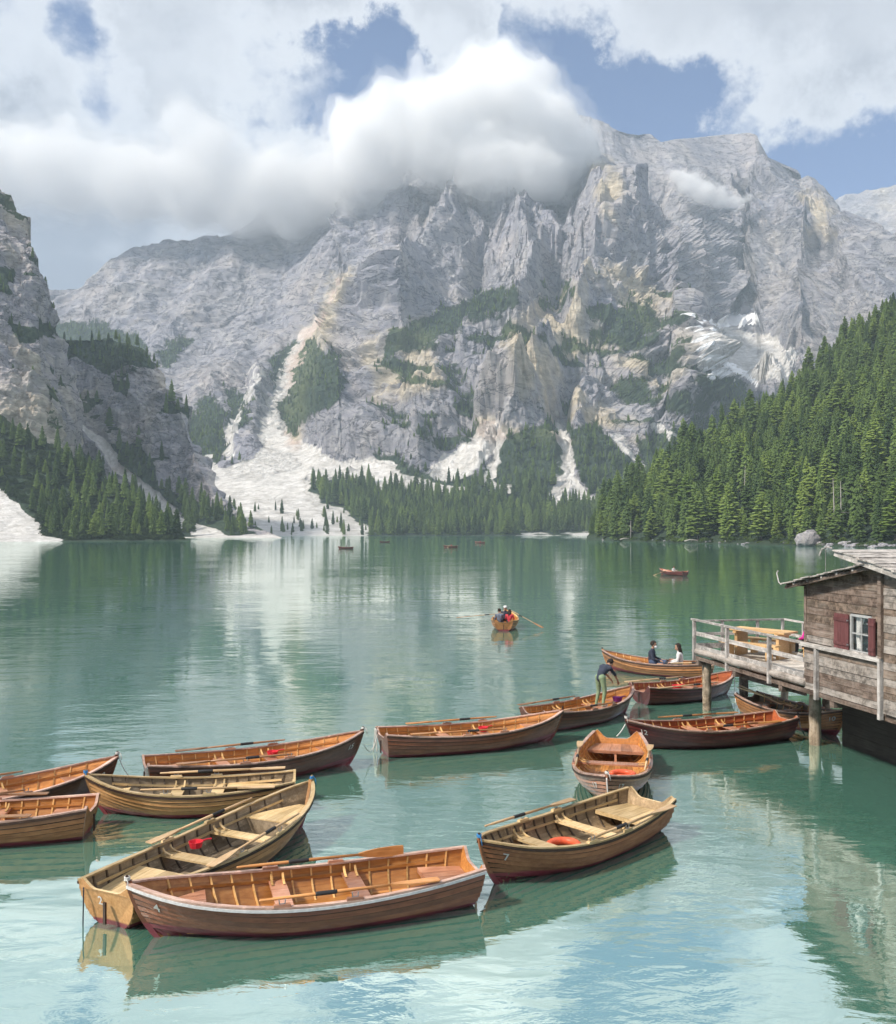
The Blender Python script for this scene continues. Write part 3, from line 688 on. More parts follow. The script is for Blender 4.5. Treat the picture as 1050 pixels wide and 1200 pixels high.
NS = 11
def platform(h, root, name, t0, t1, z, n, mat, th=.022, sub=6, off=.03, gap=.006):
    for j in range(n):
        f0 = -1 + 2 * j / n; f1 = -1 + 2 * (j + 1) / n; rings = []
        for i in range(sub + 1):
            t = t0 + (t1 - t0) * i / sub
            zz = z + (0 if not callable(z) else 0); y = max(abs(h.inner(t, zz, 1, off).y), .012); x = h.inner(t, zz, 1, 0).x
            a = y * f0 + gap / 2; c = y * f1 - gap / 2
            rings.append([Vector((x, a, zz - th)), Vector((x, c, zz - th)), Vector((x, c, zz)), Vector((x, a, zz))])
        strip(MB(), rings).build if False else strip_obj(name, rings, mat, root)
def strip_obj(name, rings, mat, parent, m_of=None):
    mb = MB(); strip(mb, rings, m_of); return mb.build(name, mat, parent)

def row_boat(bow, stern, B, style, label, number=None, num_side=None, thwarts=(.34, .56), bow_deck=(.80, .965), stern_seat=(.012, .16), hs=1.0,
             far=False, notch=.13, group=None, nribs=15, backrest=False, heel=0.0, bench=False):
    """bow, stern: plan positions (x, y) of the stem head and of the transom top"""
    bow = Vector(bow); stern = Vector(stern); d = bow - stern; L = d.length; ang = math.atan2(d.y, d.x)
    c = (bow + stern) / 2
    root = empty('rowing_boat', (c.x, c.y, 0), ang); root.rotation_euler.x = heel
    tag(root, label, 'rowing boat', group or 'wooden rowing boats on the lake')
    h = Hull(L, B, hs); st = style; O, I, RB, TH, GW, RR = (M_[st[k]] for k in ('out', 'in', 'rib', 'thwart', 'gunwale', 'rub'))
    nst = 9 if far else 20
    ts = [1 - (1 - i / nst) ** 1.25 for i in range(nst + 1)]
    # planking: clinker strakes, each its own plank; the part under the floor is one piece
    q0 = .27
    for side in (1, -1):
        edges = [0.0, q0] + [q0 + (1 - q0) * k / (NS - 4) for k in range(1, NS - 3)]
        for i in range(len(edges) - 1):
            rings = []
            for t in ts:
                a, c2 = edges[i], edges[i + 1]
                n0 = h.nrm(t, max(a, .02), side); n1 = h.nrm(t, c2, side); lap = min(1, (1 - t) * 12 + .15)
                p0 = h.p(t, max(a - .012, 0), side) + n0 * (.024 * lap if i else 0); p1 = h.p(t, c2, side)
                pm = h.p(t, c2 - .040, side) + n1 * .003  # band below the next lap, coloured dark in place of its shadow
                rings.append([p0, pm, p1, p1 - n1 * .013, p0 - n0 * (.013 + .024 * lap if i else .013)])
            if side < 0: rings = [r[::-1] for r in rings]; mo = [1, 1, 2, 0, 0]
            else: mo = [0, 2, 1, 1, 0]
            strip_obj('hull_bottom' if i == 0 else 'plank', rings, [O, I, M_['lap_shade']], root, mo)
        # rails
        rg = []; rr = []; ri = []
        for t in ts:
            p = h.p(t, 1, side); n = h.nrm(t, 1, side); n.z = 0; n.normalize(); z = Vector((0, 0, 1))
            wi = min(.045, abs(p.y) * .9 + .004) if t < .999 else .012
            rg.append([p + n * .028, p + n * .028 + z * .026, p - n * wi + z * .026, p - n * wi])
            rr.append([p + n * .012 - z * .048, p + n * .034 - z * .044, p + n * .034 - z * .008, p + n * .012 - z * .004])
        strip_obj('gunwale', rg, GW, root); strip_obj('rub_rail', rr, RR, root)
        if not far:
            for i in range(len(ts)):
                t = ts[i]
                if t > .93 or t < .02: continue
                z = h.zs(t) - .15; p = h.inner(t, z, side, .016); n = h.nrm(t, h.q_at(t, z), side); up_ = Vector((0, 0, 1))
                ri.append([p - up_ * .022, p + up_ * .022, p - n * .026 + up_ * .022, p - n * .026 - up_ * .022])
            strip_obj('stringer', ri, TH if st['in'] in ('grey_in', 'brown_in') else I, root)
            for k in range(nribs):
                t = .055 + (.90 - .055) * k / (nribs - 1); rings = []
                for j in range(6):
                    q = .34 + (.985 - .34) * j / 5; p = h.p(t, q, side); n = h.nrm(t, q, side); e = Vector((.013, 0, 0))
                    rings.append([p - n * .014 - e, p - n * .014 + e, p - n * .034 + e, p - n * .034 - e])
                strip_obj('rib', rings, RB, root)
    # transom with a scooped top edge
    pts = []; NQ = 9
    for j in range(NQ + 1): pts.append(h.p(0, 1 - j / NQ, 1))
    for j in range(1, NQ + 1): pts.append(h.p(0, j / NQ, -1))
    yb = h.b(0); zt = h.zs(0)
    top = []
    for j in range(1, 14):
        y = -yb + 2 * yb * j / 14; k = abs(y) / yb
        dip = notch * (1 - sstep(np.array([k]), .42, .86)[0]) - .035 * math.exp(-((k - .86) / .12) ** 2)
        top.append(Vector((-L / 2, y, zt + .02 - dip)))
    loop = pts + top; n = len(loop); th = .035
    vs = [p + Vector((-.012, 0, 0)) for p in loop] + [p + Vector((th, 0, 0)) for p in loop]
    fs = [tuple(range(n)), tuple(reversed(range(n, 2 * n)))] + [(i, i + n, (i + 1) % n + n, (i + 1) % n) for i in range(n)]
    mesh_obj('transom', vs, fs, [O, I, GW], root, False, [0, 1] + [2] * n)
    # stem post and keel
    mb = MB(); rings = []
    for j in range(9):
        q = j / 8; p = h.p(1, q); w = .03; p = Vector((p.x, 0, p.z + (.05 if j == 8 else 0)))
        rings.append([p + Vector((-.05, -w, 0)), p + Vector((.035, -w * .6, 0)), p + Vector((.035, w * .6, 0)), p + Vector((-.05, w, 0))])
    strip_obj('stem', rings, O, root)
    if far:
        platform(h, root, 'floorboard', .04, .94, .04, 2, I, sub=5)
        for t in thwarts:
            y = abs(h.inner(t, .30, 1, .02).y); x = h.inner(t, .3).x; MB().box((x, 0, .30), (.2, 2 * y, .03)).build('thwart', TH, root)
        return root, h
    mb = MB(); mb.box((h.p(1, 1).x + .012, 0, h.zs(1) + .085), (.04, .036, .07), taper=.8).build('stem_head', M_['rail_dark'] if style is not TAN else M_['brown_in'], root)
    # inside
    platform(h, root, 'floorboard', .03, .90, .045, 8, I if not st.get('floor') else M_[st['floor']])
    if bow_deck: platform(h, root, 'bow_plank', bow_deck[0], bow_deck[1], .40 * hs, 5, TH if not st.get('deck') else M_[st['deck']], off=.036)
    platform(h, root, 'seat_plank', stern_seat[0], stern_seat[1], .33 * hs, 5, TH, off=.036)
    x = h.inner(stern_seat[1], .3).x; y = abs(h.inner(stern_seat[1], .29, 1, .04).y)
    MB().box((x - .012, 0, .285 * hs), (.024, 2 * y, .05)).build('seat_front', TH, root)
    MB().box((x - .03, 0, .16), (.035, .05, .21)).build('seat_post', TH, root)
    if bow_deck:
        x = h.inner(bow_deck[0], .35).x; y = abs(h.inner(bow_deck[0], .2, 1, .04).y)
        lp = [h.inner(bow_deck[0], .045 + (.37 * hs - .045) * j / 5, 1, .035) for j in range(6)]
        lp = [Vector((x + .02, p.y, p.z)) for p in lp] + [Vector((x + .02, -p.y, p.z)) for p in reversed(lp)]; m_ = len(lp)
        mesh_obj('bow_bulkhead', lp + [p + Vector((.02, 0, 0)) for p in lp], [tuple(reversed(range(m_))), tuple(range(m_, 2 * m_))] + [(k, (k + 1) % m_, (k + 1) % m_ + m_, k + m_) for k in range(m_)], I, root)
    for t in thwarts:
        z = .32 * hs; x = h.inner(t, z).x; y = abs(h.inner(t, z, 1, .018).y)
        MB().box((x, 0, z), (.24, 2 * y, .032)).build('thwart', TH, root)
        for side in (1, -1):
            for dx in (-.085, .085):
                rings = []
                for j in range(7):
                    a = j / 6 * math.pi / 2; yy = y - .05 - .20 * (1 - math.sin(a)); zz = z + .03 + (h.zs(t) - z - .05) * (1 - math.cos(a))
                    w = .016; e = Vector((w, 0, 0)); p = Vector((x + dx, side * yy, zz)); o2 = Vector((0, side * .032 * math.cos(a * .6), -.012))
                    rings.append([p - e, p + e, p + e + o2, p - e + o2])
                strip_obj('knee', rings, M_['honey'] if st['in'] in ('orange_in', 'red_in') else M_['pale'], root)
    if backrest:
        t = backrest if isinstance(backrest, float) else .72
        x = h.inner(t, .3).x; y = abs(h.inner(t, .4, 1, .05).y)
        for k in (-1, 1): MB().box((x, k * y * .6, .34), (.03, .05, .44)).build('backrest_post', I, root)
        MB().box((x, 0, .46), (.025, 2 * y * .9, .13)).build('backrest', TH, root)
    if bench:                                             # fore-and-aft side bench
        for side in (1, -1):
            rings = []
            for j in range(7):
                t = bench[0] + (bench[1] - bench[0]) * j / 6; p = h.inner(t, .33 * hs, side, .03)
                rings.append([Vector((p.x, p.y, .31)), Vector((p.x, p.y - side * .24, .31)), Vector((p.x, p.y - side * .24, .335)), Vector((p.x, p.y, .335))])
            strip_obj('side_bench', rings, TH, root)
    for side in (1, -1):
        for t in (.40, .60):
            p = h.p(t, 1, side); MB().box((p.x, p.y - side * .008, p.z + .044), (.24, .065, .036), Matrix.Rotation(0, 3, 'Z'), taper=.9).build('oarlock_block', TH, root)
            mb = MB()
            for dx in (-.035, .035): mb.tube([(p.x + dx, p.y, p.z + .06), (p.x + dx * 1.2, p.y, p.z + .13)], .008, 5)
            mb.tube([(p.x - .035, p.y, p.z + .066), (p.x + .035, p.y, p.z + .066)], .008, 5); mb.build('oarlock', M_['metal'], root)
    # rudder irons on the transom
    mb = MB().box((-L / 2 - .02, 0, .22), (.03, .04, .30)); mb.build('rudder_post', RR if st['rub'] != 'white' else TH, root)
    # painted number
    if number:
        V, Fc = text_mesh(number); V = V[:, :2] - np.array([0, .36]); size = .17
        if num_side == 'transom':
            vs = [Vector((-L / 2 - .022 + (.16 * (1 - (.36 + y * size) / .58) if 0 else .045), -x * size + .12, .37 + y * size)) for x, y in V]
            vs = [Vector((h.p(0, h.q_at(0, max(p.z, .05))).x - .02, p.y, p.z)) for p in vs]
            mesh_obj('number', vs, Fc, M_['num'], root)
        else:
            for side in ((1, -1) if num_side == 'both' else ((1 if math.cos(ang) < 0 else -1),)):
                tc = .955; vs = []
                for x, y in V:
                    tt = tc - x * size * side * -1 * 0 - (-side) * 0
                    s_along = x * size * side           # reads left to right when seen from that side
                    t2 = min(max(tc - .02 - s_along / L * -1 * -1, .02), .995); z = h.zs(t2) - .19 + y * size
                    q = h.q_at(t2, z); p = h.p(t2, q, side) + h.nrm(t2, q, side) * .027; vs.append(p)
                mesh_obj('number', vs, Fc, M_['num'], root)
    return root, h

VARNISH = {'out': 'brown_out', 'in': 'orange_in', 'rib': 'honey', 'thwart': 'rose', 'gunwale': 'rosy_rail', 'rub': 'rail_dark'}
DARK = dict(VARNISH, out='dark_out')
MAROON = dict(VARNISH, out='maroon_out', **{'in': 'red_in'})
TAN = {'out': 'tan_out', 'in': 'grey_in', 'rib': 'darkrib', 'thwart': 'pale', 'gunwale': 'pale', 'rub': 'rail_dark', 'deck': 'pale'}
OLIVE = dict(TAN, out='olive_out', **{'in': 'brown_in'})
GOLD = dict(VARNISH, out='gold_out')
WHITE = dict(VARNISH, rub='white')

def oar(root, h, side, t_handle, t_blade, mat, label, lift=0.0, yaw=0.0, flat=True, Lo=2.5, out=.0):
    """an oar lying along a gunwale (a thing of its own, resting on the boat)"""
    Mw = Matrix.Translation(root.location) @ root.rotation_euler.to_matrix().to_4x4()
    a = h.p(t_handle, 1, side); b = h.p(t_blade, 1, side)
    a = a + Vector((0, side * (out - .01), .085 + lift)); b = b + Vector((0, side * (out + yaw), .075))
    a = Mw @ a; b = Mw @ b; d = b - a; d = d.normalized(); L = Lo
    o = empty('oar', a); q = d.to_track_quat('X', 'Z'); o.rotation_mode = 'QUATERNION'; o.rotation_quaternion = q
    tag(o, label, 'oar', 'oars of the rowing boats')
    M = M_[mat]
    MB().tube([(0, 0, 0), (.02, 0, 0), (.16, 0, 0), (.18, 0, 0), (L * .45, 0, 0), (L * .74, 0, 0)], [.013, .017, .017, .022, .026, .019], 8).build('shaft', M, o, True)
    MB().tube([(L * .30, 0, 0), (L * .31, 0, 0), (L * .41, 0, 0), (L * .42, 0, 0)], [.026, .031, .031, .026], 8).build('leather_collar', M_['leather'], o, True)
    rings = []
    for k, w in ((.72, .02), (.77, .045), (.84, .068), (.93, .078), (.995, .074), (1.0, .066)):
        x = L * k; th = .016 if k < .8 else .008
        rings.append([Vector((x, -w, -th)), Vector((x, w, -th)), Vector((x, w, th)), Vector((x, -w, th))])
    if not flat: rings = [[Vector((p.x, p.z, p.y)) for p in r] for r in rings]
    strip_obj('blade', rings, M, o)
    return o

def PB(u, v): return tuple(G(u, v, .755)[:2])   # stem head in the photo
def PS(u, v): return tuple(G(u, v, .57)[:2])    # transom top in the photo
BO = {}
BO['four'] = row_boat(PB(150, 1036), PS(556, 1007), 1.50, WHITE, 'brown varnished rowing boat numbered 4 with white rail and orange inside', '4', -1, thwarts=(.36, .585), stern_seat=(.012, .145))
BO['seven'] = row_boat(PB(562, 985), PS(763, 931), 1.56, OLIVE, 'weathered brown rowing boat numbered 7 with pale thwarts and orange float inside', '7', -1, thwarts=(.40, .67), bow_deck=(.90, .97), stern_seat=(.012, .19))
BO['two'] = row_boat(PB(365, 916), PS(124, 1040), 1.50, TAN, 'ochre rowing boat with 2 on its transom and planked bow deck', '2', 'transom', thwarts=(.38, .62), bow_deck=(.75, .965), stern_seat=(.012, .26), notch=.09)
BO['ochre'] = row_boat(PB(101, 909), (-3.05, 18.35), 1.36, TAN, 'ochre rowing boat with blue tie on its stem, bow pointing at the brown boats', thwarts=(.38, .58), bow_deck=(.82, .965), bench=(.10, .34))
BO['nine'] = row_boat(PB(137, 887), (-10.75, 16.25), 1.50, DARK, 'dark brown rowing boat numbered 9 with rope tied to its stem', '9', -1)
BO['plain'] = row_boat((-11.2, 16.05), PS(109, 941), 1.45, GOLD, 'golden brown rowing boat whose stern points at the ochre boat', thwarts=(.36, .6))
BO['fifteen'] = row_boat(PB(425, 857), PS(170, 893), 1.45, DARK, 'dark brown rowing boat numbered 15 with red bailer on its thwart', '15', -1)
BO['roped'] = row_boat(PB(659, 833), PS(447, 858), 1.48, VARNISH, 'brown rowing boat with white ropes hanging from its transom corner')
BO['man'] = row_boat(PB(741, 804), PS(624, 833), 1.45, DARK, 'dark brown rowing boat in which a person in sage trousers stands', thwarts=(.36, .655))
BO['twelve'] = row_boat(PB(734, 844), PS(921, 838), 1.50, MAROON, 'dark maroon rowing boat numbered 12 with its stern under the jetty', '12', -1)
BO['maroon'] = row_boat(tuple(G(860, 786, .755)[:2]), PS(749, 804), 1.50, MAROON, 'dark maroon rowing boat with scooped transom moored beyond the jetty pile', notch=.2)
BO['couple'] = row_boat(PB(706, 762), (9.75, 34.1), 1.45, GOLD, 'golden rowing boat carrying a seated couple beside the jetty', bow_deck=(.86, .965))
BO['seventeen'] = row_boat(PB(711, 910), PS(723, 859), 1.66, dict(VARNISH, out='rose', thwart='rose'), 'rosy brown rowing boat numbered 17 with orange float, seen bow first', '17', 'both', thwarts=(.42, .66), bow_deck=(.87, .97), stern_seat=(.012, .17), notch=.16)
BO['ten'] = row_boat((10.5, 24.3), (9.0, 27.75), 1.36, dict(GOLD, **{'in': 'grey_in'}), 'brown rowing boat numbered 10 half hidden under the jetty', '10', -1, thwarts=(.4, .62))
BO['rowed'] = row_boat((3.45, 54.4), (3.02, 50.0), 1.5, dict(GOLD, gunwale='honey'), 'golden rowing boat carrying three people out on the lake', bow_deck=(.86, .965))

def pair(key, mat, near, far_, desc):
    root, h = BO[key]
    Mw = root.rotation_euler.to_matrix()
    for side in (1, -1):
        n = Mw @ Vector((0, side, 0)); isnear = n.y < 0
        spec = near if isnear else far_
        if spec is None: continue
        oar(root, h, side, spec[0], spec[1], mat, desc[0 if isnear else 1], **(spec[2] if len(spec) > 2 else {}))
pair('four', 'oar_o', (.66, .2, {'out': -.06}), (.70, .16, {'flat': False}), ('orange oar lying half inside the white railed boat', 'orange oar with blade sticking out over the white railed boat'))
pair('seven', 'oar_p', (.62, .2, {}), (.84, .22, {'out': .10}), ('pale oar across the oarlock of the weathered boat, over its float', 'pale oar lying outboard along the weathered boat with orange float'))
pair('two', 'oar_p', (.74, .30, {}), (.80, .22, {'out': .06}), ('pale oar of the decked ochre boat, beside the white railed boat', 'pale oar of the decked ochre boat, beside its red bailer'))
pair('ochre', 'oar_p', (.72, .2, {}), (.68, .05, {'out': .06}), ('pale oar of the small ochre boat, facing the decked ochre boat', 'pale oar of the small ochre boat, facing the dark boats'))
pair('nine', 'oar_b', (.60, .1, {'out': -.05}), (.66, .12, {'out': .05}), ('brown oar inside the dark boat beside the golden brown boat', 'brown oar on the outer gunwale of the dark boat with roped stem'))
pair('plain', 'oar_b', (.70, .22, {'out': -.04}), (.72, .18, {'out': .05}), ('brown oar with broad blade inside the golden brown boat', 'brown oar on the golden brown boat, beside the dark boat'))
pair('fifteen', 'oar_b', (.62, .15, {'out': -.04}), (.66, .22, {'out': .06}), ('brown oar in the dark boat with the red bailer, facing the ochre boats', 'brown oar in the dark boat with red bailer, on the open lake side'))
pair('roped', 'oar_o', (.62, .15, {'out': -.04}), (.68, .2, {'out': .04}), ('orange oar inside the boat with white transom ropes', 'orange oar on the outer gunwale of the boat with white transom ropes'))
pair('man', 'oar_b', (.62, .15, {'out': -.03}), (.60, .10, {'out': .08}), ('brown oar at the feet of the standing man', 'brown oar behind the standing man on the lake side gunwale'))
pair('twelve', 'oar_o', (.66, .2, {'out': -.05}), (.72, .24, {'out': .08}), ('orange oar inside the maroon boat whose stern lies under the jetty', 'orange oar on the jetty pile side of the maroon boat'))
pair('maroon', 'oar_p', (.66, .2, {'out': -.03}), (.62, .16, {'out': .1}), ('pale oar inside the scooped maroon boat beyond the pile', 'pale oar on the scooped maroon boat, below the seated couple'))
pair('couple', 'oar_p', (.30, .0, {'out': .05}), None, ('pale oar on the boat of the seated couple', ''))
pair('seventeen', 'oar_p', (.74, .25, {'out': .02}), (.74, .25, {'out': .02}), ('pale oar on the bow first rosy boat, gunwale beside the maroon boat', 'pale oar on the bow first rosy boat, gunwale beside open water'))
def ten_oars():
    root, h = BO['ten']
    for k, (p, q) in enumerate((((8.55, 27.2, .85), (9.35, 24.95, .74)), ((8.62, 27.3, .9), (9.05, 24.9, .80)))):
        a = Vector(p); b = Vector(q); d = (b - a).normalized(); o = empty('oar', a); o.rotation_mode = 'QUATERNION'; o.rotation_quaternion = d.to_track_quat('X', 'Z')
        tag(o, ('pale oar leaning across the boat under the jetty, its blade nearer the pile', 'second pale oar under the jetty, lying between pile and brown stern')[k], 'oar', 'oars of the rowing boats'); L = 2.45
        MB().tube([(0, 0, 0), (.16, 0, 0), (.18, 0, 0), (L * .74, 0, 0)], [.017, .017, .022, .019], 8).build('shaft', M_['oar_p'], o, True)
        rings = [[Vector((L * k2, -w, -.01)), Vector((L * k2, w, -.01)), Vector((L * k2, w, .01)), Vector((L * k2, -w, .01))] for k2, w in ((.72, .02), (.8, .06), (.93, .078), (1, .07))]
        strip_obj('blade', rings, M_['oar_p'], o)
ten_oars()
# oars of the boat being rowed, held out over the water
for pts, lab in ((((2.35, 52.1, .72), (1.05, 51.9, .62)), 'oar held out towards the far shore boats by the three people'), (((4.0, 51.9, .72), (5.15, 50.6, .16)), 'oar dipping its blade into the water beside the three people')):
    a, b = Vector(pts[0]), Vector(pts[1]); d = (b - a).normalized(); a = a - d * .8
    o = empty('oar', a); o.rotation_mode = 'QUATERNION'; o.rotation_quaternion = d.to_track_quat('X', 'Z'); tag(o, lab, 'oar', 'oars of the rowing boats')
    L = 2.7; MB().tube([(0, 0, 0), (.18, 0, 0), (L * .74, 0, 0)], [.016, .024, .02], 7).build('shaft', M_['oar_p'], o, True)
    MB().tube([(L * .3, 0, 0), (L * .4, 0, 0)], .03, 7).build('leather_collar', M_['leather'], o)
    strip_obj('blade', [[Vector((L * k2, -w, -.01)), Vector((L * k2, w, -.01)), Vector((L * k2, w, .01)), Vector((L * k2, -w, .01))] for k2, w in ((.72, .02), (.8, .07), (.93, .085), (1, .075))], M_['oar_o'], o)

def boat_pt(key, x, y, z):
    root, h = BO[key]; return Matrix.Translation(root.location) @ root.rotation_euler.to_matrix().to_4x4() @ Vector((x, y, z))
# horseshoe floats
def horseshoe(key, x, y, z, rz, label, mat='orange_plastic', r=.25):
    p = boat_pt(key, x, y, z); o = empty('lifebuoy', p, rz); tag(o, label, 'lifebuoy')
    pts = [(r * math.cos(a) * 1.1, r * math.sin(a), 0) for a in [R(-150 + 300 * k / 22) for k in range(23)]]
    MB().tube(pts, [.045] + [.065] * 21 + [.045], 10).build('float', M_[mat], o, True)
    pts = [(r * math.cos(a) * 1.1 * 1.26, r * math.sin(a) * 1.26, .01) for a in [R(-140 + 280 * k / 22) for k in range(23)]]
    MB().tube(pts, .008, 5).build('grab_line', M_['rope'], o, True)
horseshoe('seven', .12, -.12, .14, 1.2, 'orange horseshoe float on the floor of the boat numbered 7')
horseshoe('seventeen', .05, .22, .20, .3, 'orange horseshoe float between the thwarts of the boat numbered 17', r=.22)
# red bailers
def bailer(key, x, y, z, label, mat='red_plastic', s=1.0):
    p = boat_pt(key, x, y, z); o = empty('bailer', p, .6); tag(o, label, 'bailer')
    n = 10; prof = [(.0, 0), (.085, 0), (.11, .09), (.102, .09), (.078, .012), (.0, .012)]
    mb = MB(); vs = []; 
    for k in range(n):
        a = 2 * math.pi * k / n; vs += [(r * s * math.cos(a), r * s * math.sin(a), z2 * s) for r, z2 in prof]
    m = len(prof); fs = [(k * m + j, ((k + 1) % n) * m + j, ((k + 1) % n) * m + j + 1, k * m + j + 1) for k in range(n) for j in range(m - 1)]
    mesh_obj('scoop', vs, fs, M_[mat], o); MB().tube([(.1 * s, 0, .08 * s), (.17 * s, 0, .09 * s), (.24 * s, 0, .085 * s)], .012 * s, 6).build('handle', M_[mat], o)
bailer('two', -.25, .38, .345, 'red bailer on the thwart of the boat with 2 on its transom', s=1.1)
bailer('fifteen', .35, .2, .36, 'red bailer on the thwart of the boat numbered 15', s=1.2)
bailer('roped', .28, .15, .36, 'red bailer in the brown boat with white transom ropes', s=1.2)
bailer('maroon', -.3, .2, .30, 'red bailer in the maroon boat beyond the jetty pile', s=1.5)
bailer('man', 1.35, -.1, .41, 'purple bailer on the bow deck beside the standing man', 'purple', 1.4)

# ropes
def rope(pts, label, mat='rope', r=.011, sag=0.0, name='mooring_rope', n=14):
    P = [Vector(p) for p in pts]
    if len(P) == 2:
        a, b = P; P = [a.lerp(b, k / n) - Vector((0, 0, sag * 4 * (k / n) * (1 - k / n))) for k in range(n + 1)]
    o = MB().tube(P, r, 6).build(name, M_[mat], None, True); tag(o, label, 'rope'); return o
def stem_pt(key, dz=0.02, dx=.03):
    root, h = BO[key]; return boat_pt(key, h.L / 2 + dx, 0, h.zs(1) + dz)
def lashing(key, mat, label, turns=3):
    root, h = BO[key]; pts = []
    for k in range(turns * 8 + 1):
        a = 2 * math.pi * k / 8; pts.append(boat_pt(key, h.L / 2 + .01 + .034 * math.cos(a), .030 * math.sin(a), h.zs(1) + .055 + .016 * k / 8))
    e = pts[-1]; pts += [e + Vector((.05, -.03, -.05)), e + Vector((.07, -.04, -.16))]
    rope(pts, label, mat, .009, name='lashing')
lashing('seven', 'bluerope', 'blue rope lashed to the stem beside the white railed stern')
lashing('two', 'bluerope', 'blue rope lashed round the stem above the planked bow deck')
lashing('ochre', 'bluerope', 'blue rope lashed to the stem of the small ochre boat')
lashing('four', 'rope', 'white rope lashed round the stem of the white railed boat')
lashing('seventeen', 'rope', 'white rope lashed to the bow of the rosy boat with orange float')
lashing('twelve', 'rope', 'white rope lashed to the maroon bow beside the rosy transom')
lashing('fifteen', 'rope', 'white rope lashed to the dark stem in front of the roped transom')
lashing('nine', 'rope', 'white rope lashed to the dark stem behind the small ochre boat')
p = stem_pt('nine'); rope([p, G(151, 909, .35)], 'white rope running from boat numbered 9 down behind the ochre boat', r=.009, sag=.05)
p = stem_pt('fifteen', -.3); rope([p, boat_pt('roped', -BO['roped'][1].L / 2 - .02, .3, .45)], 'thin white line between boat numbered 15 and the roped transom', r=.008, sag=.28)
r_, h_ = BO['roped']
for k, (y0, y1, z1) in enumerate(((.42, .30, .02), (.30, .46, .10), (.46, .50, .0))):
    rope([boat_pt('roped', -h_.L / 2 - .03, y0, .58), boat_pt('roped', -h_.L / 2 - .03 - .02 * k, y1, z1)], ('thin white rope down the middle of a brown transom', 'white rope slanting to the edge of a brown transom', 'white rope loop at the outer corner of a brown transom')[k], r=.012, sag=.05 * k)['group'] = 'ropes on the transom'
p = stem_pt('maroon', -.12, .02); rope([p, G(864, 830, .05)], 'white rope from the maroon bow to the water by the piles', r=.014, sag=.35)
p = stem_pt('twelve', -.1); q = boat_pt('seventeen', -BO['seventeen'][1].L / 2, 0, .5); rope([p, q], 'white rope tying boat numbered 12 to the transom of boat 17', r=.016, sag=.03)
p = stem_pt('seventeen', -.02); rope([p, p + Vector((.03, -.06, -.62))], 'white rope end hanging from the bow of boat 17', r=.014)
p = boat_pt('two', -BO['two'][1].L / 2 - .03, .38, .52); rope([p, p + Vector((0, -.03, -.62))], 'dark line hanging from the transom corner of the ochre boat', 'chain', .010)
p = stem_pt('ten', -.1); 
rope([G(935, 835, .55), G(938, 852, .25), G(943, 862, .03)], 'dark line hanging from the stern of the boat below the jetty', 'chain', .014)

# ------------------------------------------------------------------ jetty and boathouse
E1 = Vector((-.186, .9825, 0)); JO = Vector((7.60, 28.15, 0)); JA = math.atan2(-.9825, .186)
rj = random.Random(5)
WB = wood_mat('weathered_brown_board', (0.135, 0.093, 0.066), (0.275, 0.24, 0.21), .8, 0, grain=12, axis=0, wear=.55, dark=.35, bumpd=.012)
WG = wood_mat('weathered_grey_board', (0.20, 0.172, 0.15), (0.46, 0.43, 0.405), .85, 0, grain=12, axis=0, wear=.6, dark=.35, bumpd=.012)
WD = wood_mat('weathered_dark_board', (0.120, 0.082, 0.062), (0.27, 0.225, 0.195), .8, 0, grain=12, axis=0, wear=.5, dark=.35, bumpd=.012)
WY = wood_mat('bleached_deck_board', (0.50, 0.46, 0.41), (0.64, 0.60, 0.55), .85, 0, grain=10, axis=1, wear=.3, dark=.6, bumpd=.004)
WR = wood_mat('silvered_rail', (0.36, 0.335, 0.315), (0.56, 0.54, 0.52), .8, 0, grain=12, axis=0, wear=.4, dark=.4, bumpd=.006)
WRZ = wood_mat('silvered_post', (0.33, 0.305, 0.29), (0.54, 0.52, 0.50), .8, 0, grain=12, axis=2, wear=.4, dark=.4, bumpd=.006)
PILE = wood_mat('bleached_pile', (0.30, 0.225, 0.155), (0.62, 0.54, 0.44), .85, 0, grain=8, axis=2, wear=.5, dark=.35, bumpd=.02)
PINE = wood_mat('new_pine', (0.72, 0.44, 0.20), (0.80, 0.56, 0.31), .5, .1, axis=0)
SHUT = wood_mat('dusty_red_shutter_paint', (0.125, 0.042, 0.044), (0.17, 0.068, 0.068), .7, 0, axis=2, dark=.75)
SHK = wood_mat('grey_roof_board', (0.30, 0.275, 0.255), (0.60, 0.58, 0.56), .85, 0, grain=9, axis=1, wear=.55, dark=.35, bumpd=.012)
SHADE_TIMBER = wood_mat('under_house_shade_timber', (0.022, 0.018, 0.015), (0.04, 0.034, 0.03), .7, 0, grain=12, axis=0, dark=.5, bumpd=.01)  # near-black tone stands in for the deep shade under the house
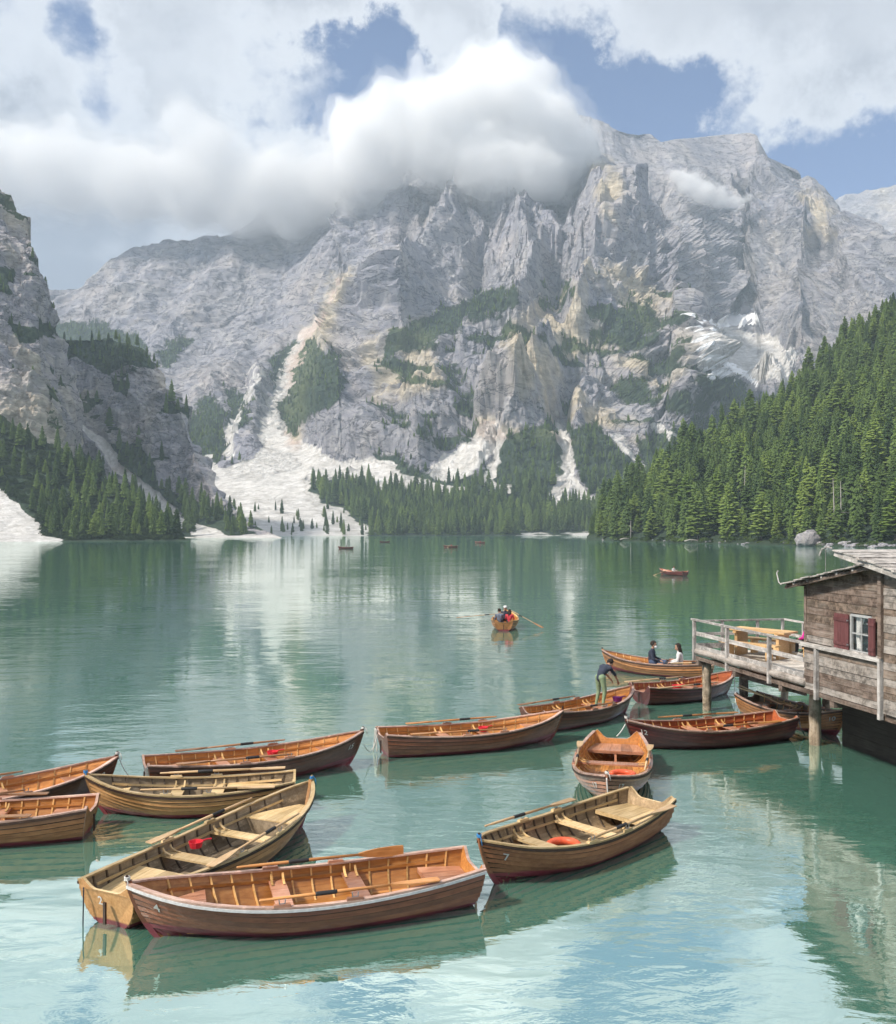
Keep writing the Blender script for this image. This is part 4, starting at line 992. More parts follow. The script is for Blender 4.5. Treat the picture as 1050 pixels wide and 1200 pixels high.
def planky(parent, name, a0, a1, z0, z1, b, th, mat, jit=.006, seg=2.6, tilt=0.0):
    """one course of boards on a wall plane y = b, cut into lengths"""
    x = a0; cuts = [a0]
    while True:
        x += seg * rj.uniform(.7, 1.3)
        if x > a1 - .5: break
        cuts.append(x)
    cuts.append(a1)
    for i in range(len(cuts) - 1):
        dz = rj.uniform(-.004, .004); db = rj.uniform(-jit, jit); m = rj.choice(mat) if isinstance(mat, list) else mat
        g = .003; x0, x1 = cuts[i] + g, cuts[i + 1] - g; lo = rj.uniform(-.006, .006)
        vs = [(x0, b + db - .010, z0 + .004 + dz), (x1, b + db - .010, z0 + .004 + dz + lo), (x1, b + db, z1 - .004 + dz + lo), (x0, b + db, z1 - .004 + dz),
              (x0, b + db - .010 + th, z0 + .004 + dz), (x1, b + db - .010 + th, z0 + .004 + dz + lo), (x1, b + db + th, z1 - .004 + dz + lo), (x0, b + db + th, z1 - .004 + dz)]
        mesh_obj(name, vs, [(0, 1, 2, 3), (7, 6, 5, 4), (1, 0, 4, 5), (2, 1, 5, 6), (3, 2, 6, 7), (0, 3, 7, 4)], m, parent)

jetty = empty('jetty', JO, JA); tag(jetty, 'weathered timber jetty on piles with railing beside the boathouse', 'jetty')
DZ = 1.80
# deck boards run across the jetty
a = .02; 
while a < 8.6:
    w = rj.uniform(.15, .20); MB().box((a + w / 2, 1.5, DZ - .022 + rj.uniform(-.003, .003)), (w - .008, 2.86, .04)).build('deck_board', WY, jetty); a += w
# edge beams and lower fascia
MB().tube([(x, -.02 + rj.uniform(-.012, .012), 1.80 + rj.uniform(-.012, .012)) for x in np.linspace(-.12, 5.9, 15)], [.105 + rj.uniform(-.012, .012) for _ in range(15)], 10).build('edge_log', WG, jetty, True)
MB().beam((-.15, .0, 1.60), (8.8, .0, 1.60), .10, .10).build('fascia_beam', WD, jetty)
for b in (.95, 1.9, 2.85): MB().beam((-.1, b, 1.66), (8.7, b, 1.66), .12, .20).build('deck_joist', WD, jetty)
for x in (.12, 2.4, 4.8, 7.0): MB().beam((x, -.05, 1.47), (x, 3.0, 1.47), .16, .14).build('cross_beam', WD, jetty)
# railing
def post(x, y, z0=1.5, z1=2.80, w=.09): MB().box((x, y, (z0 + z1) / 2), (w, w, z1 - z0)).build('rail_post', WRZ, jetty)
for x in (.0, 2.07, 4.33): post(x, -.085, 1.52, 2.74)
for b in (.82, 1.99, 2.84): post(.04, b, 1.6, 2.70, .075)
for x in (1.09, 1.34, 3.2, 4.8): post(x, 2.9, 1.6, 2.70, .07)
def rail(p, q, w=.10, h=.055, name='rail'): MB().beam(p, q, w, h).build(name, WR, jetty)
rail((-.12, -.085, 2.765), (5.83, -.085, 2.765), .12, .05); rail((-.03, -.028, 2.345), (5.83, -.028, 2.345), .035, .115); rail((-.03, -.03, 1.95), (5.83, -.03, 1.95), .035, .11)
rail((.04, -.05, 2.725), (.04, 2.95, 2.725), .10, .045); rail((.085, -.05, 2.33), (.085, 2.9, 2.33), .03, .09); rail((.09, -.05, 1.97), (.09, 2.9, 1.97), .03, .16)
rail((0.1, 2.90, 2.725), (5.8, 2.90, 2.725), .10, .045); rail((.1, 2.85, 2.30), (5.8, 2.85, 2.30), .03, .09); rail((.1, 2.85, 1.97), (5.8, 2.85, 1.97), .03, .09)
# piles
def pile(x, y, r=.13, z1=1.5, z0=-.8, mat=None):
    n = 9; pts = [(x + rj.uniform(-.012, .012), y + rj.uniform(-.012, .012), z0 + (z1 - z0) * k / n) for k in range(n + 1)]
    MB().tube(pts, [r * rj.uniform(.9, 1.08) for _ in pts], 11).build('pile', mat or PILE, jetty, True)
pile(.10, .28); pile(4.8, .92, .15); pile(.2, 1.45, .13, 1.42, mat=WD); pile(2.5, 2.75, .12); pile(4.9, 2.9, .13, mat=WD); pile(.2, 2.8, .12)
for k, z in enumerate((1.28, 1.06)): MB().beam((.22, 1.35, z), (3.4, 1.55, z + .02), .04, .20).build('brace_board', WD, jetty)

# picnic table on the jetty
tw = JO - E1 * 1.50 + Vector((.9825, .186, 0)) * 1.30
tab_o = empty('picnic_table', (tw.x, tw.y, DZ), math.atan2(-1.66, 1.45)); tag(tab_o, 'pale new pine picnic table with benches on the jetty', 'picnic table')
for k in range(4): MB().box((0, -.30 + k * .2, .765), (1.85, .192, .05)).build('table_board', PINE, tab_o)
for x in (-.66, .66):
    MB().box((x, 0, .37), (.09, .58, .74), taper=1.0).build('table_leg', PINE, tab_o)
    MB().box((x, 0, .70), (.10, .76, .08)).build('table_cleat', PINE, tab_o)
MB().box((0, 0, .30), (1.24, .05, .14)).build('stretcher', PINE, tab_o)
for s in (-1, 1):
    w2 = Matrix.Rotation(tab_o.rotation_euler.z, 3, 'Z') @ Vector((0, s * .66, 0))
    bo = empty('picnic_bench', (tw.x + w2.x, tw.y + w2.y, DZ), tab_o.rotation_euler.z)
    tag(bo, 'pine bench of the picnic table, ' + ('on its lake side' if s > 0 else 'on the side facing the moored boats'), 'bench')
    for k in range(2): MB().box((0, -.085 + k * .17, .43), (1.8, .16, .045)).build('seat_board', PINE, bo)
    for x in (-.62, .62): MB().box((x, 0, .203), (.08, .30, .404)).build('bench_leg', PINE, bo)

# boathouse: lean-to with window, then the larger house whose wall runs out of the picture
hut = empty('boathouse', JO, JA); tag(hut, 'weathered plank boathouse with red shutters standing over the water', 'boathouse')
A0, A1 = 5.83, 8.70
rz_l = lambda a: 4.17 + (4.68 - 4.17) * (a - A0) / (8.55 - A0)          # lean-to roof underside
WIN = (7.66, 8.37, 2.80, 3.60)
z = 2.80; row = 0
while z < 4.62:
    hh = rj.choice((.15, .17, .19)); z1 = min(z + hh, 4.7)
    x0 = A0
    if z1 > 4.17: x0 = A0 + (z1 - 4.17) / (4.68 - 4.17) * (8.55 - A0)
    mats = [WB, WB, WD] if z > 3.3 else [WD, WD, WG, WB]
    if x0 < A1 - .2:
        if z < WIN[3] - .02 and z1 > WIN[2]:
            zt = min(z1, WIN[3])
            planky(hut, 'wall_plank', x0, WIN[0] - .02, z, z1, .0, .035, mats); planky(hut, 'wall_plank', WIN[1] + .02, A1, z, z1, .0, .035, mats)
            if z1 > WIN[3]: pass
        else: planky(hut, 'wall_plank', x0, A1, z, z1, .0, .035, mats)
    z = z1; row += 1
# wedge filling under the sloping roof
mesh_obj('wall_head', [(A0, .012, 4.05), (A1, .012, 4.05), (A1, .012, rz_l(A1)), (A0, .012, rz_l(A0)), (A0, .035, 4.05), (A1, .035, 4.05), (A1, .035, rz_l(A1)), (A0, .035, rz_l(A0))],
         [(0, 1, 2, 3), (7, 6, 5, 4), (1, 0, 4, 5), (2, 1, 5, 6), (3, 2, 6, 7), (0, 3, 7, 4)], WB, hut)
# lower parapet below the sill
z = 1.66
while z < 2.66:
    z1 = min(z + rj.choice((.16, .2, .23)), 2.68); planky(hut, 'wall_plank', A0 + .02, A1 + .05, z, z1, -.035, .04, [WG, WB, WG, WD], .01); z = z1
MB().beam((A0 - .05, -.06, 2.735), (A1 + .12, -.06, 2.735), .15, .085).build('sill_beam', WR, hut)
for x in (6.44, 8.78): MB().box((x, -.085, 2.10), (.09, .09, 1.24)).build('wall_post', WRZ, hut)
MB().box((8.80, -.07, 3.75), (.11, .12, 1.94)).build('corner_post', WD, hut)
MB().box((A0 + .03, .03, 3.45), (.09, .10, 1.38)).build('corner_post', WD, hut)
# far side, end wall and floor (block the light, seen through the window)
z = 1.8
while z < 4.1:
    z1 = z + .23
    for (x0, x1) in (((A0, 7.25), (8.45, A1)) if 2.75 < z < 3.6 else ((A0, A1),)): planky(hut, 'wall_plank', x0, x1, z, z1, 2.9, .035, WD)
    v0 = MB().box((A0 + .02, 1.48, z + .115), (.03, 2.8, .222)).build('wall_plank', WD, hut); z = z1
# window
wn = empty('window'); wn.parent = hut
fr = MB()
for (p, q) in (((WIN[0], .01, WIN[2]), (WIN[0], .01, WIN[3])), ((WIN[1], .01, WIN[2]), (WIN[1], .01, WIN[3])), ((WIN[0], .01, WIN[2]), (WIN[1], .01, WIN[2])), ((WIN[0], .01, WIN[3]), (WIN[1], .01, WIN[3]))): fr.beam(p, q, .055, .055, (0, 1, 0))
GREYP = flat_mat('grey_window_paint', (0.46, 0.47, 0.47), .6)
fr.build('window_frame', GREYP, wn)
mx_ = (WIN[0] + WIN[1]) / 2; MB().beam((mx_, .012, WIN[2]), (mx_, .012, WIN[3]), .028, .03, (0, 1, 0)).build('glazing_bar', GREYP, wn)
MB().beam((WIN[0], .012, 3.20), (WIN[1], .012, 3.20), .028, .03, (0, 1, 0)).build('glazing_bar', GREYP, wn)
gm, gt, gb = new_mat('window_glass'); gt.n.remove(gb)
g1 = gt.new('ShaderNodeBsdfTransparent'); g2 = gt.new('ShaderNodeBsdfGlossy'); g2.inputs['Roughness'].default_value = .02; g3 = gt.new('ShaderNodeMixShader'); g3.inputs[0].default_value = .10
gt.l.new(g1.outputs[0], g3.inputs[1]); gt.l.new(g2.outputs[0], g3.inputs[2]); gt.l.new(g3.outputs[0], gt.n['Material Output'].inputs[0])
for (x0, x1) in ((WIN[0], mx_), (mx_, WIN[1])):
    for (z0, z1) in ((WIN[2], 3.2), (3.2, WIN[3])): MB().box(((x0 + x1) / 2, .016, (z0 + z1) / 2), (x1 - x0 - .03, .005, z1 - z0 - .03)).build('pane', gm, wn)
# curtain, gathered in the middle
CUR = flat_mat('white_curtain', (0.80, 0.79, 0.76), .9); vs = []; fs = []; nx, nz = 16, 12
for i in range(nz + 1):
    zz = WIN[2] + .03 + (WIN[3] - WIN[2] - .04) * i / nz; k = abs(zz - 3.15) / .42; wd = .10 + .20 * min(1, k) ** 1.5
    for j in range(nx + 1): f = j / nx; vs.append((WIN[0] + .06 + wd * f, .09 + .022 * math.sin(f * 19 + i * .2), zz))
fs = [(i * (nx + 1) + j, i * (nx + 1) + j + 1, (i + 1) * (nx + 1) + j + 1, (i + 1) * (nx + 1) + j) for i in range(nz) for j in range(nx)]
cu = mesh_obj('curtain', vs, fs, CUR, wn, True); cu.modifiers.new('s', 'SOLIDIFY').thickness = .006
def shutter(x0, x1, b):
    s = empty('shutter'); s.parent = hut; n = 4
    for k in range(n):
        w = (x1 - x0) / n; MB().box((x0 + w * (k + .5), b, 3.20), (w - .004, .028, .80)).build('board', SHUT, s)
    for zz in (2.93, 3.47): MB().box(((x0 + x1) / 2, b - .024, zz), (x1 - x0 - .02, .02, .07)).build('batten', SHUT, s)
    for zz in (2.93, 3.47): MB().box((x1 if x0 < 8 else x0, b - .03, zz), (.05, .02, .03)).build('hinge', M_['metal'], s)
shutter(7.10, 7.64, -.05); shutter(8.40, 8.62, -.09)
MB().beam((7.02, -.045, 2.79), (8.72, -.045, 2.79), .05, .04).build('window_sill', WR, hut)
# lean-to roof: overlapping boards across, battens under them
roof = empty('roof'); roof.parent = hut
al = math.atan2(4.68 - 4.17, 8.55 - A0); Mr = Matrix.Rotation(-al, 3, 'Y'); a = 5.42; k = 0
while a < 8.85:
    for (b0, b1) in ((-.36 + rj.uniform(-.05, .02), 1.4), (1.41, 3.2)):
        MB().box((a + .17, (b0 + b1) / 2, rz_l(a + .17) + .085 + rj.uniform(-.006, .01)), (.36, b1 - b0, .028), Matrix.Rotation(-al + .05 + rj.uniform(-.02, .02), 3, 'Y')).build('roof_board', SHK, roof)
    MB().beam((a + .1, -.30, rz_l(a + .1) + .03), (a + .1, 3.1, rz_l(a + .1) + .03), .06, .06).build('batten', WR if k % 2 else WD, roof); a += .29; k += 1
MB().beam((5.40, -.26, rz_l(5.4) - .01), (8.8, -.26, rz_l(8.8) - .01), .05, .07).build('bargeboard', WD, roof)
MB().tube([(5.44, -.40, rz_l(5.4) + .06), (5.36, -.42, rz_l(5.4) + .12), (5.30, -.44, rz_l(5.4) + .34), (5.33, -.42, rz_l(5.4) + .40)], .014, 6).build('gutter_hook', WR, roof)

# larger house
house = empty('boathouse_annexe', JO, JA); tag(house, 'taller weathered boathouse block with silvered board roof, joined to the lean-to', 'boathouse')
rz_h = lambda a: 4.955 - .19 * (a - 7.63)
z = 1.62
while z < 4.8:
    z1 = z + rj.choice((.14, .16, .18)); amax = 15.0 if z1 < rz_h(15) else 7.63 + (4.955 - z1) / .19
    if amax > 9.0: planky(house, 'wall_plank', 8.86, amax, z, z1, -.06, .035, [WG, WG, WB], .008)
    z = z1
for (x, y0, y1) in ((8.88, .0, 6.0),):
    zz = 1.9
    while zz < 4.6: MB().box((x, 3, zz + .11), (.03, 5.9, .212)).build('wall_plank', WD, house); zz += .22
zz = -.6
while zz < 4.0: planky(house, 'wall_plank', 5.6 if zz < 1.4 else 8.9, 15.0, zz, zz + .24, 3.6 if zz < 1.4 else 5.9, .035, WD, seg=4.0); zz += .24  # courses below the floor are added to blacken the underside
zz = -.6
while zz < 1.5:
    planky(house, 'void_shade_board', 4.95, 15.0, zz, zz + .24, 1.6, .035, SHADE_TIMBER, seg=4.0); MB().box((4.93, 2.3, zz + .12), (.03, 1.3, .235)).build('void_shade_board', SHADE_TIMBER, house); zz += .24  # added dark boards where there is only open shadow below the house
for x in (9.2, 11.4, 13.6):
    MB().tube([(x, .8, -.8), (x, .8, .5), (x, .8, 1.62)], .15, 10).build('pile', SHADE_TIMBER, house, True)
MB().beam((8.8, .1, 1.54), (15, .1, 1.54), .2, .16).build('floor_beam', WD, house)
mesh_obj('floor', [(8.9, -.02, 1.63), (15, -.02, 1.63), (15, 5.9, 1.63), (8.9, 5.9, 1.63), (8.9, -.02, 1.68), (15, -.02, 1.68), (15, 5.9, 1.68), (8.9, 5.9, 1.68)], [(3, 2, 1, 0), (4, 5, 6, 7), (0, 1, 5, 4), (1, 2, 6, 5), (2, 3, 7, 6), (3, 0, 4, 7)], WD, house)
hr = empty('roof'); hr.parent = house; a = 7.60
while a < 15.2:
    for (b0, b1) in ((-.42 + rj.uniform(-.03, .03), 2.6), (2.61, 6.3)):
        MB().box((a + .17, (b0 + b1) / 2, rz_h(a + .17) + .10 + rj.uniform(-.006, .012)), (.36, b1 - b0, .03), Matrix.Rotation(math.atan(.19) - .06 + rj.uniform(-.015, .015), 3, 'Y')).build('roof_board', SHK, hr)
    a += .285
MB().beam((7.58, -.36, rz_h(7.58) + .02), (15.2, -.36, rz_h(15.2) + .02), .035, .13).build('bargeboard', WR, hr)
MB().beam((7.62, -.3, rz_h(7.6) - .005), (7.62, 6.2, rz_h(7.6) - .005), .06, .10).build('fascia', WD, hr)
for b in (.4, 2.0, 4.0): MB().beam((7.7, b, rz_h(7.7) + .0), (15, b, rz_h(15) + .0), .08, .10).build('rafter', WD, hr)
MB().tube([(7.62, -.45, rz_h(7.6) + .13), (7.50, -.50, rz_h(7.6) + .16), (7.36, -.54, rz_h(7.6) + .10), (7.30, -.56, rz_h(7.6) - .04)], .015, 6).build('gutter_hook', WR, hr)
MB().tube([(7.45, -.50, rz_h(7.6) + .14), (7.45, -.50, 4.55)], .006, 5).build('wire', WR, hr)

# ------------------------------------------------------------------ trees, shrubs and shore rocks
def foliage_mat(name, dark, light, k=1.0):
    m, t, b = new_mat(name)
    tc = t.new('ShaderNodeTexCoord'); oi = t.new('ShaderNodeObjectInfo'); geo = t.new('ShaderNodeNewGeometry')
    n = t.noise(geo.outputs['Position'], 0.55 * k, 4, .65); n2 = t.noise(geo.outputs['Position'], 0.022, 3, .55)
    f = t.math('ADD', t.math('MULTIPLY', n, .55), t.math('ADD', t.math('MULTIPLY', oi.outputs['Random'], .62), t.math('MULTIPLY', t.math('SUBTRACT', n2, .5), .8)))
    c = t.mix(t.mapr(f, .25, 1.0), dark, light)
    t.put(b.inputs['Base Color'], c); b.inputs['Roughness'].default_value = .75; b.inputs['Specular IOR Level'].default_value = .15
    tr = t.new('ShaderNodeBsdfTranslucent'); t.put(tr.inputs[0], c); mx = t.new('ShaderNodeMixShader'); mx.inputs[0].default_value = .22
    t.l.new(b.outputs[0], mx.inputs[1]); t.l.new(tr.outputs[0], mx.inputs[2]); t.l.new(mx.outputs[0], t.n['Material Output'].inputs[0])
    return m
M_SPRUCE = foliage_mat('spruce_needles', (0.036, 0.068, 0.022), (0.160, 0.235, 0.062))
M_LARCH = foliage_mat('larch_needles', (0.115, 0.180, 0.038), (0.230, 0.305, 0.075))
M_SHRUB = foliage_mat('shrub_leaves', (0.045, 0.085, 0.022), (0.15, 0.21, 0.055), 2.0)
M_PINE = foliage_mat('mountain_pine_leaves', (0.024, 0.044, 0.020), (0.070, 0.105, 0.042), 1.0)
M_BARK = wood_mat('conifer_bark', (0.13, 0.10, 0.08), (0.24, 0.21, 0.18), .9, 0, axis=2, scale=.3, bumpd=.03)
rt = random.Random(11)
def spruce_mesh(name, seed, R0=.150, lv=27, nb=9, mat=None, ragged=.25, droop=.42, base=.05, pw=.85):
    r = random.Random(seed); mb = MB()
    for i in range(lv):
        f = i / (lv - 1); z = base + (.985 - base) * f ** .92
        rad = R0 * ((1 - z) / (1 - base)) ** pw + .006
        if z < base + .1: rad *= .75
        n = max(4, int(nb * (1 - .45 * f)))
        a0 = r.uniform(0, 6.28)
        for k in range(n):
            if r.random() < ragged * .35: continue
            a = a0 + 6.283 * k / n + r.uniform(-.3, .3); L = rad * r.uniform(1 - ragged, 1 + ragged * .8); w = L * r.uniform(.20, .32) + .004
            ca, sa = math.cos(a), math.sin(a); zz = z + r.uniform(-.012, .012)
            def P(d, s, h): return (d * ca - s * sa, d * sa + s * ca, zz + h)
            dr = -L * droop * r.uniform(.6, 1.3)
            b = P(L * .05, 0, .012); m1 = P(L * .55, 0, dr * .35 + .008); tip = P(L, 0, dr)
            l = P(L * .5, w, dr * .5 - .012); rr = P(L * .5, -w, dr * .5 - .012); l2 = P(L * .82, w * .55, dr * .95 - .015); r2 = P(L * .82, -w * .55, dr * .95 - .015)
            hang = P(L * .6, 0, dr * .6 - .035)
            mb.add([b, m1, tip, l, rr, l2, r2, hang], [(0, 3, 1), (0, 1, 4), (1, 3, 5), (1, 5, 2), (1, 2, 6), (1, 6, 4), (3, 7, 5), (4, 6, 7)])
    mb.tube([(0, 0, .93), (0, 0, 1.0)], [.006, .001], 4)
    me = bpy.data.meshes.new(name); me.from_pydata(mb.v, [], mb.f); me.materials.append(mat or M_SPRUCE); me.update(); return me
def trunk_mesh(name, r0=.013):
    mb = MB().tube([(0, 0, -.05), (0, 0, .02), (.003, 0, .3), (-.003, .002, .6), (0, 0, .97)], [r0 * 1.5, r0 * 1.15, r0 * .85, r0 * .5, .001], 7)
    me = bpy.data.meshes.new(name); me.from_pydata(mb.v, [], mb.f); me.materials.append(M_BARK); me.update(); return me
SPR = [spruce_mesh('crown', 1, .185, 30, 11, pw=.72), spruce_mesh('crown', 2, .155, 31, 10, pw=.68), spruce_mesh('crown', 3, .21, 28, 11, ragged=.38, pw=.7), spruce_mesh('crown', 4, .14, 32, 9, ragged=.32, pw=.78), spruce_mesh('crown', 5, .18, 28, 11, base=.16, pw=.62, ragged=.35), spruce_mesh('crown', 6, .20, 27, 12, base=.2, pw=.5, ragged=.45, droop=.2), spruce_mesh('crown', 7, .165, 29, 10, base=.1, pw=.55, ragged=.4, droop=.3)]
LAR = [spruce_mesh('crown', 11, .20, 27, 11, M_LARCH, .45, .12, .10, .62), spruce_mesh('crown', 12, .23, 27, 11, M_LARCH, .5, .05, .13, .55)]
TRK = trunk_mesh('trunk')
def tree(kind, P, hgt, label, group, name):
    o = empty(name, P, rt.uniform(0, 6.28)); o.rotation_euler.x = rt.gauss(0, .025); o.rotation_euler.y = rt.gauss(0, .025); s = hgt; wd = rt.uniform(.8, 1.3); o.scale = (s * wd, s * wd, s)
    tag(o, label, 'tree', group)
    for nm, me in (('crown', rt.choice(SPR if kind == 0 else LAR)), ('trunk', TRK)):
        c = link(bpy.data.objects.new(nm, me)); c.parent = o
    return o

def sample_grid(P, M, n, ok, seed, spacing):
    """scatter n points over a terrain grid by area, keeping them apart"""
    rs = np.random.RandomState(seed)
    a = P[:-1, :-1]; b = P[:-1, 1:]; c = P[1:, :-1]; d = P[1:, 1:]
    area = np.linalg.norm(np.cross(b - a, c - a), axis=-1) * .5 + np.linalg.norm(np.cross(b - d, c - d), axis=-1) * .5
    cen = (a + b + c + d) / 4; mk = (M[:-1, :-1] + M[1:, 1:]) / 2
    w = area * ok(cen.reshape(-1, 3), mk.reshape(-1, 4)).reshape(area.shape); w = w.ravel() / w.sum()
    idx = rs.choice(len(w), size=n, p=w); f = rs.rand(n, 2)
    A, B, C_, D_ = (q.reshape(-1, 3)[idx] for q in (a, b, c, d))
    pts = A * ((1 - f[:, :1]) * (1 - f[:, 1:])) + B * (f[:, :1] * (1 - f[:, 1:])) + C_ * ((1 - f[:, :1]) * f[:, 1:]) + D_ * (f[:, :1] * f[:, 1:])
    cell = {}; keep = []
    for i, p in enumerate(pts):
        k = (int(p[0] // spacing), int(p[1] // spacing)); good = True
        for dx in (-1, 0, 1):
            for dy in (-1, 0, 1):
                for q in cell.get((k[0] + dx, k[1] + dy), ()):
                    if (q[0] - p[0]) ** 2 + (q[1] - p[1]) ** 2 < spacing * spacing: good = False; break
                if not good: break
            if not good: break
        if good: cell.setdefault(k, []).append(p); keep.append(i)
    return pts[keep]

def instancer(name, pts, scl, idx, protos, label=None):
    """one object that stands a tree on every point (far wood that reads as a mass)"""
    me = bpy.data.meshes.new(name); me.vertices.add(len(pts)); me.vertices.foreach_set('co', np.asarray(pts, np.float32).ravel())
    rs = np.random.RandomState(3)
    for nm, ty, val in (('scl', 'FLOAT', scl), ('rot', 'FLOAT', rs.rand(len(pts)) * 6.28), ('idx', 'INT', idx)):
        at = me.attributes.new(nm, ty, 'POINT'); at.data.foreach_set('value', np.asarray(val, np.float32 if ty == 'FLOAT' else np.int32))
    me.update(); o = link(bpy.data.objects.new(name, me)); o['kind'] = 'stuff'
    ng = bpy.data.node_groups.new(name + '_gn', 'GeometryNodeTree')
    ng.interface.new_socket('Geometry', in_out='INPUT', socket_type='NodeSocketGeometry'); ng.interface.new_socket('Geometry', in_out='OUTPUT', socket_type='NodeSocketGeometry')
    N = ng.nodes; L = ng.links; gi = N.new('NodeGroupInput'); go = N.new('NodeGroupOutput')
    mp = N.new('GeometryNodeMeshToPoints'); L.new(gi.outputs[0], mp.inputs['Mesh'])
    jn = N.new('GeometryNodeJoinGeometry')
    for p in reversed(protos):
        oi = N.new('GeometryNodeObjectInfo'); oi.inputs['Object'].default_value = p; oi.transform_space = 'ORIGINAL'; oi.inputs['As Instance'].default_value = True
        L.new(oi.outputs['Geometry'], jn.inputs[0])
    ip = N.new('GeometryNodeInstanceOnPoints'); L.new(mp.outputs[0], ip.inputs['Points']); L.new(jn.outputs[0], ip.inputs['Instance']); ip.inputs['Pick Instance'].default_value = True
    def attr(nm, ty):
        a = N.new('GeometryNodeInputNamedAttribute'); a.data_type = ty; a.inputs['Name'].default_value = nm; return a.outputs[0]
    L.new(attr('idx', 'INT'), ip.inputs['Instance Index'])
    cx = N.new('ShaderNodeCombineXYZ'); L.new(attr('rot', 'FLOAT'), cx.inputs[2]); L.new(cx.outputs[0], ip.inputs['Rotation'])
    L.new(attr('scl', 'FLOAT'), ip.inputs['Scale']); L.new(ip.outputs[0], go.inputs[0])
    md = o.modifiers.new('trees', 'NODES'); md.node_group = ng
    return o

# right-hand slope
def ok_right(c, m):
    u, v = project(c); return (c[:, 2] > 1.2) & (u > 690) & (u < 1750)
pr = sample_grid(right_P[:130], right_M[:130], 18000, ok_right, 4, 4.9)
u, v = project(pr); rs_ = np.random.RandomState(9)
hts = rs_.uniform(11, 26, len(pr)) * np.where(rs_.rand(len(pr)) < .18, .6, 1.0); hts = np.where(pr[:, 2] < 6, hts * .85, hts)
lar = (rs_.rand(len(pr)) < (.14 + .30 * (fbm(pr / 70., 3) > .06)))
inview = (u > 680) & (u < 1075)
order = np.argsort(np.where(inview, -hts / pr[:, 1], 1.0))
ind_s = [i for i in order if not lar[i]][:300]; ind_l = [i for i in order if lar[i] and inview[i]][:70]
first = {}
for i in ind_s:
    tree(0, pr[i], hts[i], ('small ' if hts[i] < 16 else 'tall ' if hts[i] > 25 else '') + 'dark green spruce ' + ('at the waterline of the wooded slope' if pr[i][2] < 7 else 'low in the wood behind the shore row' if pr[i][2] < 28 else 'higher up on the wooded slope'), 'spruces on the slope behind the boathouse', 'spruce_tree')
for i in ind_l:
    tree(1, pr[i], hts[i], 'light yellowish green larch ' + ('at the waterline of the wooded slope' if pr[i][2] < 8 else 'low among the spruces' if pr[i][2] < 40 else 'high among the spruces on the slope'), 'larches among the spruces', 'larch_tree')
protos = []; seen = []
for o in list(COL.objects):
    if o.name.startswith('crown') and o.data not in seen: seen.append(o.data); protos.append(o)
pro_s = [p for p in protos if p.data in SPR]; pro_l = [p for p in protos if p.data in LAR]; PRO = pro_s + pro_l
done = set(ind_s) | set(ind_l); rest = [i for i in range(len(pr)) if i not in done]
pick = lambda isl, n: np.where(isl, len(pro_s) + rs_.randint(0, len(pro_l), n), rs_.randint(0, len(pro_s), n))
instancer('forest', pr[rest], hts[rest], pick(lar[rest], len(rest)), PRO)

# woods on the left shore, the knoll and across the lake
def ok_left(c, m):
    u, v = project(c); g = np.clip((u - 20) / 120, .06, 1.0); g = np.where(v < 560, np.maximum(g, .5), g); return (c[:, 2] > .8) * (m[:, 1] < .4) * (u < 212) * g
pl = sample_grid(left_P[:110], left_M[:110], 1300, ok_left, 5, 5.5); n = len(pl); hl = rs_.uniform(6, 17, n)
instancer('forest', pl, hl, pick(rs_.rand(n) < .10, n), PRO)
def ok_kn(c, m):
    u, v = project(c); return (c[:, 2] > .8) * (m[:, 0] > .5) * (m[:, 1] < .35) * np.where(v < 445, 2.5, 1.0)
pk = sample_grid(knoll_P[:220], knoll_M[:220], 1500, ok_kn, 6, 6.5); n = len(pk); uk, vk = project(pk)
instancer('forest', pk, np.where(vk < 450, rs_.uniform(7, 14, n), rs_.uniform(9, 21, n)), pick(rs_.rand(n) < .08, n), PRO)
def ok_cl(c, m):
    u, v = project(c); return (m[:, 0] > .6) * (v > 300) * 1.0
pc = sample_grid(cliff_P[:260], cliff_M[:260], 380, ok_cl, 6, 6.0); n = len(pc)
instancer('forest', pc, rs_.uniform(5, 12, n), pick(rs_.rand(n) < .05, n), PRO)
def ok_far(c, m):
    u, v = project(c)
    return (c[:, 2] > .6) * (m[:, 1] < .35) * (m[:, 0] > .3) * (u > 190) * (u < 1000) * np.where(v > 566, 1.0, np.where(v > 500, .16, 0.0))
pf = sample_grid(main_P[:400], main_M[:400], 9000, ok_far, 8, 6.5); n = len(pf); uf, vf = project(pf)
instancer('forest', pf, np.where(vf > 566, rs_.uniform(14, 27, n), rs_.uniform(6, 14, n)), pick(rs_.rand(n) < .07, n), PRO)
def ok_high(c, m):
    u, v = project(c)
    return (m[:, 1] < .3) * (m[:, 3] < .2) * np.clip((m[:, 0] - .35) * 2.5, 0, 1) * (u > 40) * (u < 1060) * (v < 566) * (v > 300)
ph_ = sample_grid(main_P[:400], main_M[:400], 9000, ok_high, 18, 5.0); n = len(ph_)
instancer('mountain_pine_scrub', ph_, rs_.uniform(4, 11, n), pick(rs_.rand(n) < .15, n), PRO)
def ok_sc(c, m):
    u, v = project(c); return (c[:, 2] > .5) * (m[:, 1] > .5) * (u > 190) * (u < 460) * (v > 596)
ps = sample_grid(main_P[:400], main_M[:400], 60, ok_sc, 12, 9.0); n = len(ps)
instancer('forest', ps, rs_.uniform(6, 17, n), pick(rs_.rand(n) < .15, n), PRO)

